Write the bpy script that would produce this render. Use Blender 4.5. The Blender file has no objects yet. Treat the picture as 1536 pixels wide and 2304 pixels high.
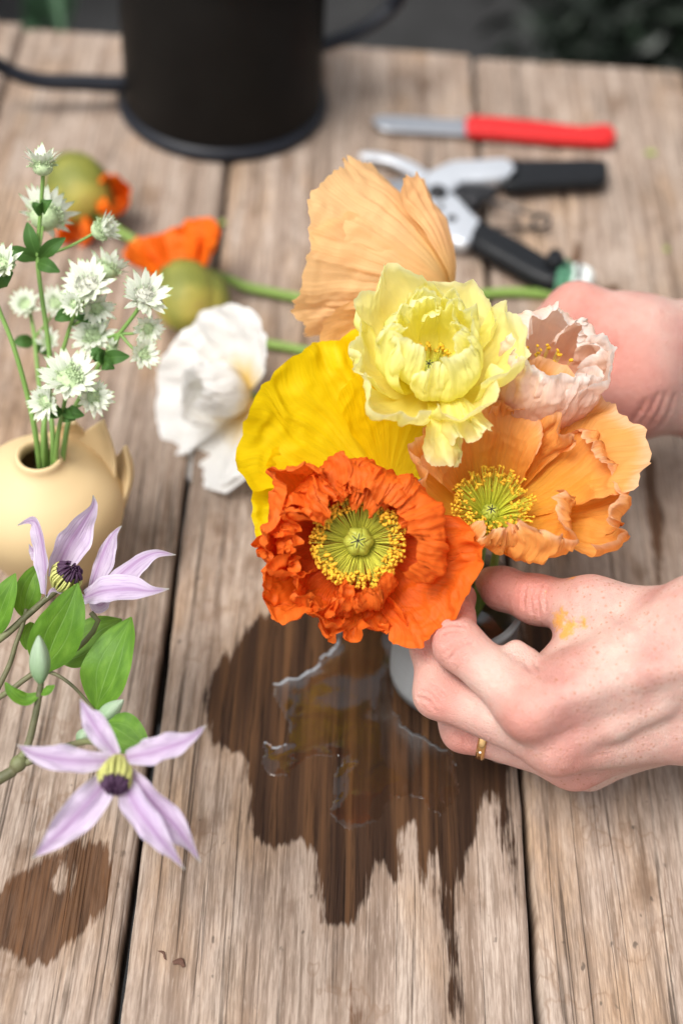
import bpy, math, random
import numpy as np
from mathutils import Vector, Matrix

sc = bpy.context.scene
COL = sc.collection
R = math.radians
random.seed(5)
RS = np.random.RandomState(11)

# ------------------------------------------------------------------ camera
# solved from the vanishing points of the table boards (photo pixels 1536 x 2304)
FPX = 3200.0
TOP = 0.75                      # table top height
CAM = np.array([0.0, 0.0, TOP + 0.58])
d1 = np.array([119.0, 3618.0, -FPX]); d1 /= np.linalg.norm(d1)
_X = (3618 * 1050 + FPX ** 2) / (3618 * .066 - 119)
d2 = np.array([_X, 1050 - .066 * _X, -FPX]); d2 /= np.linalg.norm(d2)
d2 -= d1 * d1.dot(d2); d2 /= np.linalg.norm(d2)
d3 = np.cross(d2, d1)
RW = np.stack([d2, d1, d3])     # camera vector -> world vector
RIGHT, UP, BACK = RW[:, 0], RW[:, 1], RW[:, 2]

cam = bpy.data.cameras.new('camera')
cam.sensor_fit = 'VERTICAL'; cam.sensor_height = 36; cam.sensor_width = 24; cam.lens = 50
cam.clip_start = .02; cam.clip_end = 500
cam.dof.use_dof = True; cam.dof.focus_distance = .615; cam.dof.aperture_fstop = 3.6; cam.dof.aperture_blades = 0
co = bpy.data.objects.new('camera', cam); COL.objects.link(co)
M = Matrix(RW.tolist()).to_4x4(); M.translation = CAM.tolist(); co.matrix_world = M
sc.camera = co

# ------------------------------------------------------------------ overcast sky, weak wide sun
w = bpy.data.worlds.new('World'); sc.world = w; w.use_nodes = True
nt = w.node_tree; nt.nodes.clear()
sky = nt.nodes.new('ShaderNodeTexSky'); sky.sky_type = 'NISHITA'; sky.sun_disc = False
SUN_EL, SUN_AZ = 64, -125        # azimuth measured clockwise from +Y
sky.sun_elevation = R(SUN_EL); sky.sun_rotation = R(SUN_AZ); sky.air_density = 1.0; sky.dust_density = 4.0; sky.ozone_density = .6
hs = nt.nodes.new('ShaderNodeHueSaturation'); hs.inputs['Saturation'].default_value = .12
bg = nt.nodes.new('ShaderNodeBackground'); bg.inputs['Strength'].default_value = .105
ow = nt.nodes.new('ShaderNodeOutputWorld')
nt.links.new(sky.outputs[0], hs.inputs['Color']); nt.links.new(hs.outputs[0], bg.inputs['Color']); nt.links.new(bg.outputs[0], ow.inputs['Surface'])
sl = bpy.data.lights.new('sun', 'SUN'); sl.energy = 1.5; sl.angle = R(26); sl.color = (1, .96, .9)
so = bpy.data.objects.new('sun', sl); COL.objects.link(so)
so.rotation_euler = (R(90 - SUN_EL), 0, R(180 - SUN_AZ)); so.location = (0, 0, 4)
sc.view_settings.view_transform = 'Standard'; sc.view_settings.look = 'None'
sc.view_settings.exposure = 1.0; sc.view_settings.gamma = 1
sc.cycles.use_denoising = True
try: sc.cycles.denoiser = 'OPENIMAGEDENOISE'
except Exception: pass
sc.cycles.max_bounces = 8; sc.cycles.transparent_max_bounces = 12

# ------------------------------------------------------------------ pixel -> world helpers
def ray(px, py):
    return RW @ np.array([(px - 768) / FPX, -(py - 1152) / FPX, -1.0])
def A(px, py, z):               # a point at depth z along the optical axis
    return CAM + ray(px, py) * z
def T(px, py, h=0.0):           # a point at height h above the table top
    d = ray(px, py); t = (TOP + h - CAM[2]) / d[2]
    return CAM + d * t
def depth(p): return float(-(np.asarray(p) - CAM) @ BACK)
def CV(x, y, z): 
    v = RIGHT * x + UP * y + BACK * z
    return v / np.linalg.norm(v)

# ------------------------------------------------------------------ noise
_rp = np.random.RandomState(3)
_perm = np.concatenate([_rp.permutation(256)] * 3)
_g = _rp.normal(size=(256, 3)); _g /= np.linalg.norm(_g, axis=1)[:, None]
def pn(x, y, z=0.0):
    x, y, z = np.broadcast_arrays(np.asarray(x, float), np.asarray(y, float), np.asarray(z, float))
    xi, yi, zi = (np.floor(a).astype(int) for a in (x, y, z))
    xf, yf, zf = x - xi, y - yi, z - zi
    xi &= 255; yi &= 255; zi &= 255
    f = lambda t: t * t * t * (t * (t * 6 - 15) + 10)
    u, v, ww = f(xf), f(yf), f(zf)
    def g(i, j, k):
        h = _perm[_perm[_perm[xi + i] + yi + j] + zi + k]
        G = _g[h]
        return G[..., 0] * (xf - i) + G[..., 1] * (yf - j) + G[..., 2] * (zf - k)
    l = lambda a, b, t: a + (b - a) * t
    return 1.6 * l(l(l(g(0,0,0), g(1,0,0), u), l(g(0,1,0), g(1,1,0), u), v), l(l(g(0,0,1), g(1,0,1), u), l(g(0,1,1), g(1,1,1), u), v), ww)
def fbm(x, y, z=0.0, o=3):
    s = 0; a = 1
    for i in range(o):
        s = s + a * pn(np.asarray(x) * 2 ** i + 7.3 * i, np.asarray(y) * 2 ** i + 3.1 * i, np.asarray(z) * 2 ** i); a *= .5
    return s
def sstep(a, b, x):
    t = np.clip((x - a) / (b - a), 0, 1); return t * t * (3 - 2 * t)

# ------------------------------------------------------------------ mesh helpers
def mesh_np(name, V, F, smooth=True, attrs=None):
    V = np.asarray(V, np.float32).reshape(-1, 3)
    me = bpy.data.meshes.new(name)
    if isinstance(F, np.ndarray):
        n, k = F.shape
        me.vertices.add(len(V)); me.vertices.foreach_set('co', V.ravel())
        me.loops.add(n * k); me.loops.foreach_set('vertex_index', F.astype(np.int32).ravel())
        me.polygons.add(n); me.polygons.foreach_set('loop_start', np.arange(0, n * k, k, dtype=np.int32))
        me.update(calc_edges=True); me.validate()
    else:
        me.from_pydata(V.tolist(), [], F); me.update()
    me.polygons.foreach_set('use_smooth', [smooth] * len(me.polygons))
    if attrs:
        for k2, a in attrs.items():
            at = me.attributes.new(k2, 'FLOAT', 'POINT'); at.data.foreach_set('value', np.asarray(a, np.float32).ravel())
    return me
def grid_faces(nu, nv, wrap=False, off=0):
    i = np.arange(nu - 1)[:, None]; j = np.arange(nv if wrap else nv - 1)[None]
    j2 = (j + 1) % nv
    f = np.stack(np.broadcast_arrays(i * nv + j, i * nv + j2, (i + 1) * nv + j2, (i + 1) * nv + j), -1).reshape(-1, 4)
    return f + off
class MB:
    """collects grids/polys into one mesh"""
    def __init__(s): s.V = []; s.F = []; s.n = 0; s.at = {}
    def add(s, V, F, **at):
        V = np.asarray(V, float).reshape(-1, 3); 
        F = [[int(i) + s.n for i in f] for f in (F.tolist() if isinstance(F, np.ndarray) else F)]
        s.V.append(V); s.F += F
        for k, a in at.items(): s.at.setdefault(k, []).append((s.n, np.asarray(a, float).ravel()))
        s.n += len(V); return s
    def grid(s, P, wrap=False, **at):
        nu, nv = P.shape[:2]; return s.add(P, grid_faces(nu, nv, wrap), **at)
    def mesh(s, name, smooth=True):
        V = np.concatenate(s.V); attrs = {}
        for k, l in s.at.items():
            a = np.zeros(len(V))
            for o, x in l: a[o:o + len(x)] = x
            attrs[k] = a
        return mesh_np(name, V, s.F, smooth, attrs)
def obj(name, me, mat=None, parent=None, kind=None, label=None):
    o = bpy.data.objects.new(name, me); COL.objects.link(o)
    if mat is not None and not me.materials: me.materials.append(mat)
    if parent is not None: o.parent = parent
    if kind: o['kind'] = kind
    if label: o['label'] = label
    return o
def tag(o, label, cat, group=None):
    o['label'] = label; o['category'] = cat
    if group: o['group'] = group
    return o
def thing(name, label, cat, loc=(0, 0, 0), mat=None, group=None):
    o = bpy.data.objects.new(name, None); COL.objects.link(o); o.empty_display_size = .02
    if mat is not None: o.matrix_world = mat
    else: o.location = [float(x) for x in loc]
    return tag(o, label, cat, group)
def spline(pts, n):
    P = np.asarray(pts, float)
    if len(P) == 2: P = np.stack([P[0], (P[0] + P[1]) / 2, P[1]])
    Q = np.concatenate([[2 * P[0] - P[1]], P, [2 * P[-1] - P[-2]]])
    L = np.concatenate([[0], np.cumsum(np.linalg.norm(np.diff(P, axis=0), axis=1))]); L /= L[-1]
    t = np.linspace(0, 1, n); k = np.clip(np.searchsorted(L, t, side='right') - 1, 0, len(P) - 2)
    f = ((t - L[k]) / (L[k + 1] - L[k]))[:, None]
    p0, p1, p2, p3 = Q[k], Q[k + 1], Q[k + 2], Q[k + 3]
    return .5 * (2 * p1 + (p2 - p0) * f + (2 * p0 - 5 * p1 + 4 * p2 - p3) * f ** 2 + (3 * p1 - p0 - 3 * p2 + p3) * f ** 3)
def nrmz(a): return a / np.maximum(np.linalg.norm(a, axis=-1, keepdims=True), 1e-9)
def tube_grid(pts, rad, n=24, seg=10, hint=(0.13, .21, .97), caps=True, flat=1.0):
    C = spline(pts, n); t = nrmz(np.gradient(C, axis=0))
    r = np.interp(np.linspace(0, 1, n), np.linspace(0, 1, len(np.atleast_1d(rad))), np.atleast_1d(rad)) if np.ndim(rad) else np.full(n, float(rad))
    u = np.asarray(hint, float); us = []
    for i in range(n):
        u = u - t[i] * (u @ t[i]); u /= np.linalg.norm(u); us.append(u)
    us = np.array(us); vs = np.cross(t, us)
    a = np.linspace(0, 2 * math.pi, seg, endpoint=False)
    P = C[:, None] + r[:, None, None] * (us[:, None] * np.cos(a)[None, :, None] * flat + vs[:, None] * np.sin(a)[None, :, None])
    if caps:
        P = np.concatenate([np.repeat(C[:1, None], seg, 1), P, np.repeat(C[-1:, None], seg, 1)])
    return P
def lathe_grid(prof, seg=64, ax=(0, 0, 1), o=(0, 0, 0)):
    prof = np.asarray(prof, float); a = np.linspace(0, 2 * math.pi, seg, endpoint=False)
    return np.stack([prof[:, :1] * np.cos(a), prof[:, :1] * np.sin(a), np.repeat(prof[:, 1:], seg, 1)], -1) + np.asarray(o)
def frame(origin, n, xh=None):
    n = np.asarray(n, float); n = n / np.linalg.norm(n)
    x = np.asarray(RIGHT if xh is None else xh, float); x = x - n * (x @ n); x /= np.linalg.norm(x); y = np.cross(n, x)
    m = Matrix(np.stack([x, y, n], 1).tolist()).to_4x4(); m.translation = [float(c) for c in origin]; return m
def to_local(m, pts):
    m = np.array(m); Rm = m[:3, :3]; return (np.asarray(pts) - m[:3, 3]) @ Rm
def strip_grid(pts, widths, nrm, cup=0., fold=0., ruf=0., rfreq=8, n=28, m=11, seed=0., twist=0.):
    C = spline(pts, n); t = nrmz(np.gradient(C, axis=0)); u = np.linspace(0, 1, n)
    wd = np.interp(u, np.linspace(0, 1, len(widths)), widths)
    k = np.ones(5) / 5; wd2 = np.convolve(np.pad(wd, 2, mode='edge'), k, 'valid'); wd = np.where((u > .06) & (u < .94), wd2, wd)
    side = nrmz(np.cross(t, np.asarray(nrm)[None])); nn = np.cross(side, t)
    if twist:
        c, s = np.cos(twist * u)[:, None], np.sin(twist * u)[:, None]; side, nn = side * c + nn * s, nn * c - side * s
    v = np.linspace(-1, 1, m)
    off = cup * v[None] ** 2 + fold * np.abs(v)[None] + ruf * (np.abs(v)[None] ** 1.5) * pn(u[:, None] * rfreq, v[None] * 1.3 + seed, seed)
    P = C[:, None] + wd[:, None, None] * (side[:, None] * v[None, :, None] + nn[:, None] * off[..., None])
    U = np.repeat(u[:, None], m, 1); Vv = np.repeat(v[None], n, 0)
    return P, U, Vv
def ext_poly(poly, h0, h1, r, up=(0, 0, 1), steps=3):
    """rounded slab from a 3-D outline lying in the table plane: heights are along up from the outline's own plane"""
    P = np.asarray(poly, float); up = np.asarray(up, float); c = P.mean(0)
    e = np.roll(P, -1, 0) - P; nrm = nrmz(np.cross(e, up)); 
    area = np.sum(np.cross(P - c, np.roll(P, -1, 0) - c) @ up)
    if area < 0: P = P[::-1]; e = np.roll(P, -1, 0) - P; nrm = nrmz(np.cross(e, up))
    nv = nrmz(nrm + np.roll(nrm, 1, 0))
    L = []
    for i in range(steps + 1):
        a = i / steps * math.pi / 2; L.append((r * (1 - math.sin(a)), h0 + r * (1 - math.cos(a))))
    for i in range(steps + 1):
        a = i / steps * math.pi / 2; L.append((r * (1 - math.cos(a)), h1 - r * (1 - math.sin(a))))
    G = np.stack([P - nv * ins + up * h for ins, h in L])
    n = len(P); F = grid_faces(len(L), n, True).tolist()
    F.append(list(range(n))[::-1]); F.append([(len(L) - 1) * n + i for i in range(n)])
    return G.reshape(-1, 3), F
def densify(poly, k=6):
    P = np.asarray(poly, float); n = len(P); out = []
    for i in range(n):
        p0, p1, p2, p3 = P[i - 1], P[i], P[(i + 1) % n], P[(i + 2) % n]
        for f in np.arange(k) / k:
            out.append(.5 * (2 * p1 + (p2 - p0) * f + (2 * p0 - 5 * p1 + 4 * p2 - p3) * f ** 2 + (3 * p1 - p0 - 3 * p2 + p3) * f ** 3))
    return np.array(out)
def poly_sd(x, y, poly):
    """signed distance (negative inside) to a 2-D polygon"""
    P = np.asarray(poly, float); d = np.full(x.shape, 1e9); ins = np.zeros(x.shape, bool)
    for i in range(len(P)):
        ax, ay = P[i - 1]; bx, by = P[i]; ex, ey = bx - ax, by - ay
        t = np.clip(((x - ax) * ex + (y - ay) * ey) / (ex * ex + ey * ey + 1e-12), 0, 1)
        d = np.minimum(d, np.hypot(x - ax - t * ex, y - ay - t * ey))
        c = ((ay > y) != (by > y)) & (x < (bx - ax) * (y - ay) / (by - ay + 1e-12) + ax); ins ^= c
    return np.where(ins, -d, d)

# ------------------------------------------------------------------ material helpers
class NT:
    def __init__(s, name):
        s.m = bpy.data.materials.new(name); s.m.use_nodes = True; s.t = s.m.node_tree; s.t.nodes.clear()
        s.out = s.t.nodes.new('ShaderNodeOutputMaterial')
    def n(s, ty, **kw):
        nd = s.t.nodes.new('ShaderNode' + ty)
        for k, v in kw.items(): setattr(nd, k, v)
        return nd
    def set(s, sock, v):
        if isinstance(v, bpy.types.NodeSocket): s.t.links.new(v, sock)
        else:
            if isinstance(v, tuple) and len(v) == 3 and sock.type == 'RGBA': v = (*v, 1)
            sock.default_value = v
    def math(s, op, a, b=None, c=None, clamp=False):
        nd = s.n('Math', operation=op, use_clamp=clamp); s.set(nd.inputs[0], a)
        if b is not None: s.set(nd.inputs[1], b)
        if c is not None: s.set(nd.inputs[2], c)
        return nd.outputs[0]
    def mix(s, f, a, b, bt='MIX'):
        nd = s.n('Mix', data_type='RGBA', blend_type=bt); s.set(nd.inputs[0], f); s.set(nd.inputs[6], a); s.set(nd.inputs[7], b); return nd.outputs[2]
    def ramp(s, f, stops, interp='LINEAR'):
        nd = s.n('ValToRGB'); nd.color_ramp.interpolation = interp; e = nd.color_ramp.elements
        while len(e) < len(stops): e.new(.5)
        for el, (p, c) in zip(e, stops): el.position = p; el.color = (*c, 1) if len(c) == 3 else c
        s.set(nd.inputs[0], f); return nd.outputs[0]
    def step(s, f, a, b, lo=0., hi=1.):
        nd = s.n('MapRange', interpolation_type='SMOOTHSTEP'); s.set(nd.inputs[0], f)
        for i, v in enumerate((a, b, lo, hi)): s.set(nd.inputs[i + 1], v)
        return nd.outputs[0]
    def coord(s, which='Object'): return s.n('TexCoord').outputs[which]
    def attr(s, name): return s.n('Attribute', attribute_name=name).outputs['Fac']
    def xyz(s, x, y, z=0.):
        nd = s.n('CombineXYZ'); s.set(nd.inputs[0], x); s.set(nd.inputs[1], y); s.set(nd.inputs[2], z); return nd.outputs[0]
    def scale(s, v, sc_, loc=(0, 0, 0)):
        nd = s.n('Mapping'); s.set(nd.inputs['Vector'], v); nd.inputs['Scale'].default_value = sc_; nd.inputs['Location'].default_value = loc; return nd.outputs[0]
    def noise(s, v, sc_=5., det=3., rough=.5, dist=0., col=False):
        nd = s.n('TexNoise'); s.set(nd.inputs['Vector'], v); nd.inputs['Scale'].default_value = sc_; nd.inputs['Detail'].default_value = det
        nd.inputs['Roughness'].default_value = rough; nd.inputs['Distortion'].default_value = dist; return nd.outputs['Color' if col else 'Fac']
    def bump(s, h, st=.3, dist=.001, nrm=None):
        nd = s.n('Bump'); nd.inputs['Strength'].default_value = st; nd.inputs['Distance'].default_value = dist; s.set(nd.inputs['Height'], h)
        if nrm is not None: s.set(nd.inputs['Normal'], nrm)
        return nd.outputs[0]
    def bsdf(s, col, rough=.5, nrm=None, **kw):
        nd = s.n('BsdfPrincipled'); s.set(nd.inputs['Base Color'], col); s.set(nd.inputs['Roughness'], rough)
        if nrm is not None: s.set(nd.inputs['Normal'], nrm)
        for k, v in kw.items(): s.set(nd.inputs[k.replace('_', ' ')], v)
        return nd.outputs[0]
    def done(s, sh): s.t.links.new(sh, s.out.inputs['Surface']); return s.m
def simple(name, col, rough=.5, var=.12, nscale=40., bump=.0, **kw):
    s = NT(name); c = s.coord(); f = s.noise(c, nscale, 4)
    colr = s.mix(f, tuple(x * (1 - var) for x in col), tuple(min(1, x * (1 + var)) for x in col))
    nr = s.bump(s.noise(c, nscale * 6, 3), bump, .001) if bump else None
    rr = s.math('ADD', s.math('MULTIPLY', s.noise(c, nscale * .7, 3), .16), rough - .08)
    return s.done(s.bsdf(colr, rr, nr, **kw))
def sheet_mat(name, base, tip, mid=None, trans=.42, vein=.16, vfreq=26., bump=.35, edge=None, rough=.55, tcol=None, fleck=None, midrib=0.):
    """thin petal / leaf tissue: attributes pu (base..tip) and pv (-1..1)"""
    s = NT(name); u = s.attr('pu'); v = s.attr('pv'); sd = s.attr('ps')
    vv = s.xyz(s.math('MULTIPLY', v, vfreq), s.math('MULTIPLY', u, 2.2), sd)
    fine = s.noise(vv, 1.0, 4, .62, .5)
    broad = s.noise(s.xyz(s.math('MULTIPLY', v, 3.), s.math('MULTIPLY', u, 2.5), sd), 1.0, 3)
    stops = [(0., base), (.5, mid if mid else tuple((a + b) / 2 for a, b in zip(base, tip))), (1., tip)]
    col = s.ramp(s.math('ADD', u, s.math('MULTIPLY', s.math('SUBTRACT', broad, .5), .35)), stops)
    if edge: col = s.mix(s.step(s.math('ADD', u, s.math('MULTIPLY', s.math('SUBTRACT', fine, .5), .12)), .9, 1.0), col, edge)
    dk = s.step(fine, .62, .36)
    col = s.mix(s.math('MULTIPLY', dk, vein), col, tuple(x * .45 for x in tip), 'MIX')
    if midrib: col = s.mix(s.math('MULTIPLY', s.step(s.math('ABSOLUTE', v), .09, .0), midrib), col, tuple(min(1, x * 1.6 + .02) for x in base))
    nr = s.bump(fine, bump, .0006)
    a = s.bsdf(col, rough, nr, Specular_IOR_Level=.25)
    tr = s.n('BsdfTranslucent'); s.set(tr.inputs[0], s.mix(1., col, tcol, 'MULTIPLY') if tcol else col); s.set(tr.inputs['Normal'], nr)
    mx = s.n('MixShader'); s.set(mx.inputs[0], trans); s.t.links.new(a, mx.inputs[1]); s.t.links.new(tr.outputs[0], mx.inputs[2])
    return s.done(mx.outputs[0])

# ================================================================== ground and the dark planting behind the table
s = NT('dark_ground'); c = s.coord()
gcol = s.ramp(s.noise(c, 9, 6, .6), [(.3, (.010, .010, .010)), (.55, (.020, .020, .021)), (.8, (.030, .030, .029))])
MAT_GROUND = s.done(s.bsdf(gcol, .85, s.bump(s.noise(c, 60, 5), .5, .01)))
gx = np.linspace(-60, 60, 61); GX, GY = np.meshgrid(gx, gx, indexing='ij')
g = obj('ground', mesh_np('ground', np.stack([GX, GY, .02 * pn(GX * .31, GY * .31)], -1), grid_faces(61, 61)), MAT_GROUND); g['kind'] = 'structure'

def leaf_cloud(center, rad, count, size, seed, squash=1.0):
    rs = np.random.RandomState(seed)
    d = nrmz(rs.normal(size=(count, 3))); rr = rs.uniform(.45, 1.0, (count, 1)) ** .6
    lump = 1 + .35 * pn(d[:, 0] * 2.3 + seed, d[:, 1] * 2.3, d[:, 2] * 2.3)[:, None]
    p = d * rr * lump * np.array(rad) + np.array(center)
    ax = nrmz(d + rs.normal(size=(count, 3)) * .8); sd = nrmz(np.cross(ax, rs.normal(size=(count, 3)))); nn = np.cross(ax, sd)
    L = (size * rs.uniform(.6, 1.3, (count, 1)))
    V = np.stack([p, p + ax * L * .45 + sd * L * .22 + nn * L * .05, p + ax * L, p + ax * L * .45 - sd * L * .22 + nn * L * .05], 1)
    keep = V[..., 2].min(1) > .01
    V = V[keep]
    return V.reshape(-1, 3), np.arange(len(V) * 4).reshape(-1, 4)
s = NT('dark_foliage'); oi = s.n('ObjectInfo')
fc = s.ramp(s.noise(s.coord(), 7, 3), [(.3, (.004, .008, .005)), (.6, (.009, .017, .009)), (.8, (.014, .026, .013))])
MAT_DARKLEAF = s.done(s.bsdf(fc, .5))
MAT_BARK = simple('dark_bark', (.03, .022, .016), .9, .3, 60, .5)
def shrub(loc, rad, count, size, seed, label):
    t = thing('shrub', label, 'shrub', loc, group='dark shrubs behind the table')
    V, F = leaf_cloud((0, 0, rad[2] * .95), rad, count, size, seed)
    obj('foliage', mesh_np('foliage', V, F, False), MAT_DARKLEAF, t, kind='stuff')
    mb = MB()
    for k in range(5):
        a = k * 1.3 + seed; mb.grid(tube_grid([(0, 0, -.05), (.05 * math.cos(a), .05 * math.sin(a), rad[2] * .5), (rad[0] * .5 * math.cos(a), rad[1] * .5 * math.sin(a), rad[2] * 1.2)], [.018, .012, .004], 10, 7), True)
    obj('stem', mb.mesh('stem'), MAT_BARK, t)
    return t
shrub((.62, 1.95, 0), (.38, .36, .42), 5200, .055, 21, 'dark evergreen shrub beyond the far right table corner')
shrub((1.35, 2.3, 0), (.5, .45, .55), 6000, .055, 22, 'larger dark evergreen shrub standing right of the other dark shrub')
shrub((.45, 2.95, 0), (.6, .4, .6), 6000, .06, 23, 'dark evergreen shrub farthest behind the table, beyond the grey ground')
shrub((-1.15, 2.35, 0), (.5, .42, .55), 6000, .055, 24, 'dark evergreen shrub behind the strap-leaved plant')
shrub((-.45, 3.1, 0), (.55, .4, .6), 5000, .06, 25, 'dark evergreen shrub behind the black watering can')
# strap-leaved plant whose blades show beyond the far left corner of the table
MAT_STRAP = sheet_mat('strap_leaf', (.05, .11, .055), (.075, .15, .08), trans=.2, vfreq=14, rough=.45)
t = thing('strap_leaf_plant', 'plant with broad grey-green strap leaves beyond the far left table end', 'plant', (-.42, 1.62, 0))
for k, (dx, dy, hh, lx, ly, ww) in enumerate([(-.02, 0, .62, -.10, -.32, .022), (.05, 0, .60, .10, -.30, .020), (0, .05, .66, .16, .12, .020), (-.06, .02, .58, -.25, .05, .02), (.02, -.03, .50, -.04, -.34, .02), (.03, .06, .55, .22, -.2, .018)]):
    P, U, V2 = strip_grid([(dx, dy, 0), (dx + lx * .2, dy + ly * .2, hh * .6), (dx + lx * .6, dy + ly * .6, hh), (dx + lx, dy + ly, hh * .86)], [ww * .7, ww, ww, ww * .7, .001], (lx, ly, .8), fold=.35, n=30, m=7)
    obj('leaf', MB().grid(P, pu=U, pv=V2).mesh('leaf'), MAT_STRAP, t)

# ================================================================== table of weathered boards
s = NT('weathered_wood'); tc = s.coord(); rnd = s.n('ObjectInfo').outputs['Random']
sep = s.n('SeparateXYZ'); s.set(sep.inputs[0], tc); X, Y = sep.outputs[0], sep.outputs[1]
off = s.math('MULTIPLY', rnd, 37.)
warp = s.math('MULTIPLY', s.math('SUBTRACT', s.noise(s.xyz(s.math('MULTIPLY', X, 14.), s.math('MULTIPLY', Y, 4.), off), 1., 2), .5), .007)
XW = s.math('ADD', X, warp)
def gr(fx, fy, det=4, rough=.6, k=0.): return s.noise(s.xyz(s.math('MULTIPLY', XW, fx), s.math('MULTIPLY', Y, fy), s.math('ADD', off, k)), 1., det, rough)
g1 = gr(150, 3.0, 5); g2 = gr(520, 20, 4, .65, 3.); g3 = gr(1150, 95, 3, .65, 5.)
patch = gr(16, 5, 4, .55, 9.); patch2 = gr(34, 14, 4, .6, 13.)
crk = gr(95, 1.1, 3, .55, 17.); crk2 = gr(260, 3.2, 3, .6, 23.)
blot = s.noise(s.xyz(s.math('MULTIPLY', XW, 40.), s.math('MULTIPLY', Y, 26.), off), 1., 4, .6)
speck = s.noise(s.xyz(s.math('MULTIPLY', XW, 210.), s.math('MULTIPLY', Y, 120.), off), 1., 2, .5)
grey = s.ramp(g1, [(.28, (.20, .148, .118)), (.45, (.40, .322, .270)), (.6, (.50, .425, .370)), (.78, (.60, .53, .475))])
tan = s.ramp(g1, [(.28, (.22, .135, .080)), (.45, (.42, .295, .200)), (.6, (.51, .375, .265)), (.78, (.60, .47, .36))])
dry = s.mix(s.step(s.math('ADD', patch, s.math('MULTIPLY', s.math('SUBTRACT', patch2, .5), .5)), .48, .70), grey, tan)
dry = s.mix(s.math('MULTIPLY', s.step(g2, .54, .32), .72), dry, (.15, .105, .076))
dry = s.mix(s.math('MULTIPLY', s.step(g3, .58, .34), .50), dry, (.19, .14, .105)); dry = s.mix(s.math('MULTIPLY', s.step(g3, .56, .72), .35), dry, (.66, .58, .51))
ringn = s.noise(s.xyz(s.math('MULTIPLY', XW, 24.), s.math('MULTIPLY', Y, 15.), s.math('ADD', off, 71.)), 1., 4, .55)
dry = s.mix(s.math('MULTIPLY', s.step(s.math('ABSOLUTE', s.math('SUBTRACT', ringn, .60)), .014, .0), .35), dry, (.21, .125, .075))
dry = s.mix(s.math('MULTIPLY', s.step(blot, .56, .72), .62), dry, (.17, .105, .066))
dry = s.mix(s.math('MULTIPLY', s.step(speck, .70, .78), .7), dry, (.07, .055, .045))
line = s.math('MAXIMUM', s.math('MULTIPLY', s.step(s.math('ABSOLUTE', s.math('SUBTRACT', crk, .5)), .015, .003), s.step(patch2, .36, .60)), s.math('MULTIPLY', s.step(crk2, .33, .24), .6))
dry = s.mix(s.math('MULTIPLY', line, .72), dry, (.045, .032, .024))
# wet stain, one patch also holding painted hand shade: signed distance stored on the mesh, frayed along the grain
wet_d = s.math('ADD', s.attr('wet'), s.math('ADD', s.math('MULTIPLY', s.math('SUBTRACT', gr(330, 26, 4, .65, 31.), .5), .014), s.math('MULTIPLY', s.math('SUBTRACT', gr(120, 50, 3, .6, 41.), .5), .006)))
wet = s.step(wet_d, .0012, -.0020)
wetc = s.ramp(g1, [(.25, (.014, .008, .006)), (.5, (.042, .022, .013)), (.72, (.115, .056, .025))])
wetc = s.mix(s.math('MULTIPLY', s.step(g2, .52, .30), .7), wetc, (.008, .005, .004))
thin = s.attr('half_wet')
damp = s.mix(.92, dry, s.ramp(g2, [(.3, (.032, .015, .008)), (.7, (.135, .058, .022))]))
wetc = s.mix(thin, wetc, damp)
rim = s.math('MULTIPLY', s.step(s.math('ABSOLUTE', s.math('SUBTRACT', wet_d, .003)), .006, 0.), .25)
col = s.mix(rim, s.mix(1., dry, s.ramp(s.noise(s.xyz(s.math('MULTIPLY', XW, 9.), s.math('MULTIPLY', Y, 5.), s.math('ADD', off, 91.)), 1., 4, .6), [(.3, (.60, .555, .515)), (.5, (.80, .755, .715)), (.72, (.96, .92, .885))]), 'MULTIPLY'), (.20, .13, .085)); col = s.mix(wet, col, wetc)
hgt = s.math('ADD', s.math('MULTIPLY', g1, .5), s.math('ADD', s.math('MULTIPLY', g2, .35), s.math('SUBTRACT', s.math('MULTIPLY', g3, .12), s.math('MULTIPLY', line, .6))))
nr = s.bump(hgt, .75, .0012)
rough = s.math('SUBTRACT', .82, s.math('MULTIPLY', wet, .38))
MAT_WOOD = s.done(s.bsdf(col, rough, nr, Specular_IOR_Level=s.math('SUBTRACT', .30, s.math('MULTIPLY', wet, .22))))

def px_poly(pts): return np.array([T(x, y)[:2] for x, y in pts])
STAIN = px_poly([(570,1396),(518,1459),(476,1511),(463,1558),(466,1620),(471,1667),(497,1693),(518,1688),(547,1699),(552,1719),(547,1756),(560,1772),(555,1818),(560,1876),(581,1891),(622,1912),(648,1899),(680,1889),(695,1897),(711,1928),(719,1975),(719,2053),(724,2076),(758,2087),(794,2082),(812,2048),(828,2006),(838,1970),(851,1941),(867,1946),(883,1980),(896,1993),(904,1959),(901,1912),(911,1860),(924,1850),(932,1881),(937,1933),(945,2011),(955,2087),(961,2037),(958,1985),(966,1917),(977,1910),(984,1959),(990,2027),(997,2089),(1003,2168),(1003,2220),(1018,2287),(1026,2298),(1036,2261),(1036,2194),(1031,2115),(1023,2016),(1039,1964),(1052,1912),(1075,1881),(1091,1818),(1104,1777),(1117,1813),(1127,1881),(1141,1975),(1149,2042),(1161,1985),(1154,1881),(1151,1829),(1148,1745),(1162,1700),(1160,1500),(1150,1380),(1140,1330),(1000,1270),(800,1310),(650,1350)])
STAIN2 = px_poly([(-120,2030),(-40,2010),(0,1996),(29,1964),(62,1954),(75,1935),(130,1915),(169,1892),(189,1882),(202,1902),(228,1892),(238,1902),(251,1928),(251,1980),(241,2029),(221,2058),(195,2097),(176,2110),(150,2136),(114,2175),(72,2175),(49,2182),(36,2153),(16,2136),(-10,2133),(-90,2120)])
HOLE = px_poly([(160,1938),(150,1948),(124,1980),(117,1993),(143,2010),(156,1980)])
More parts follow.
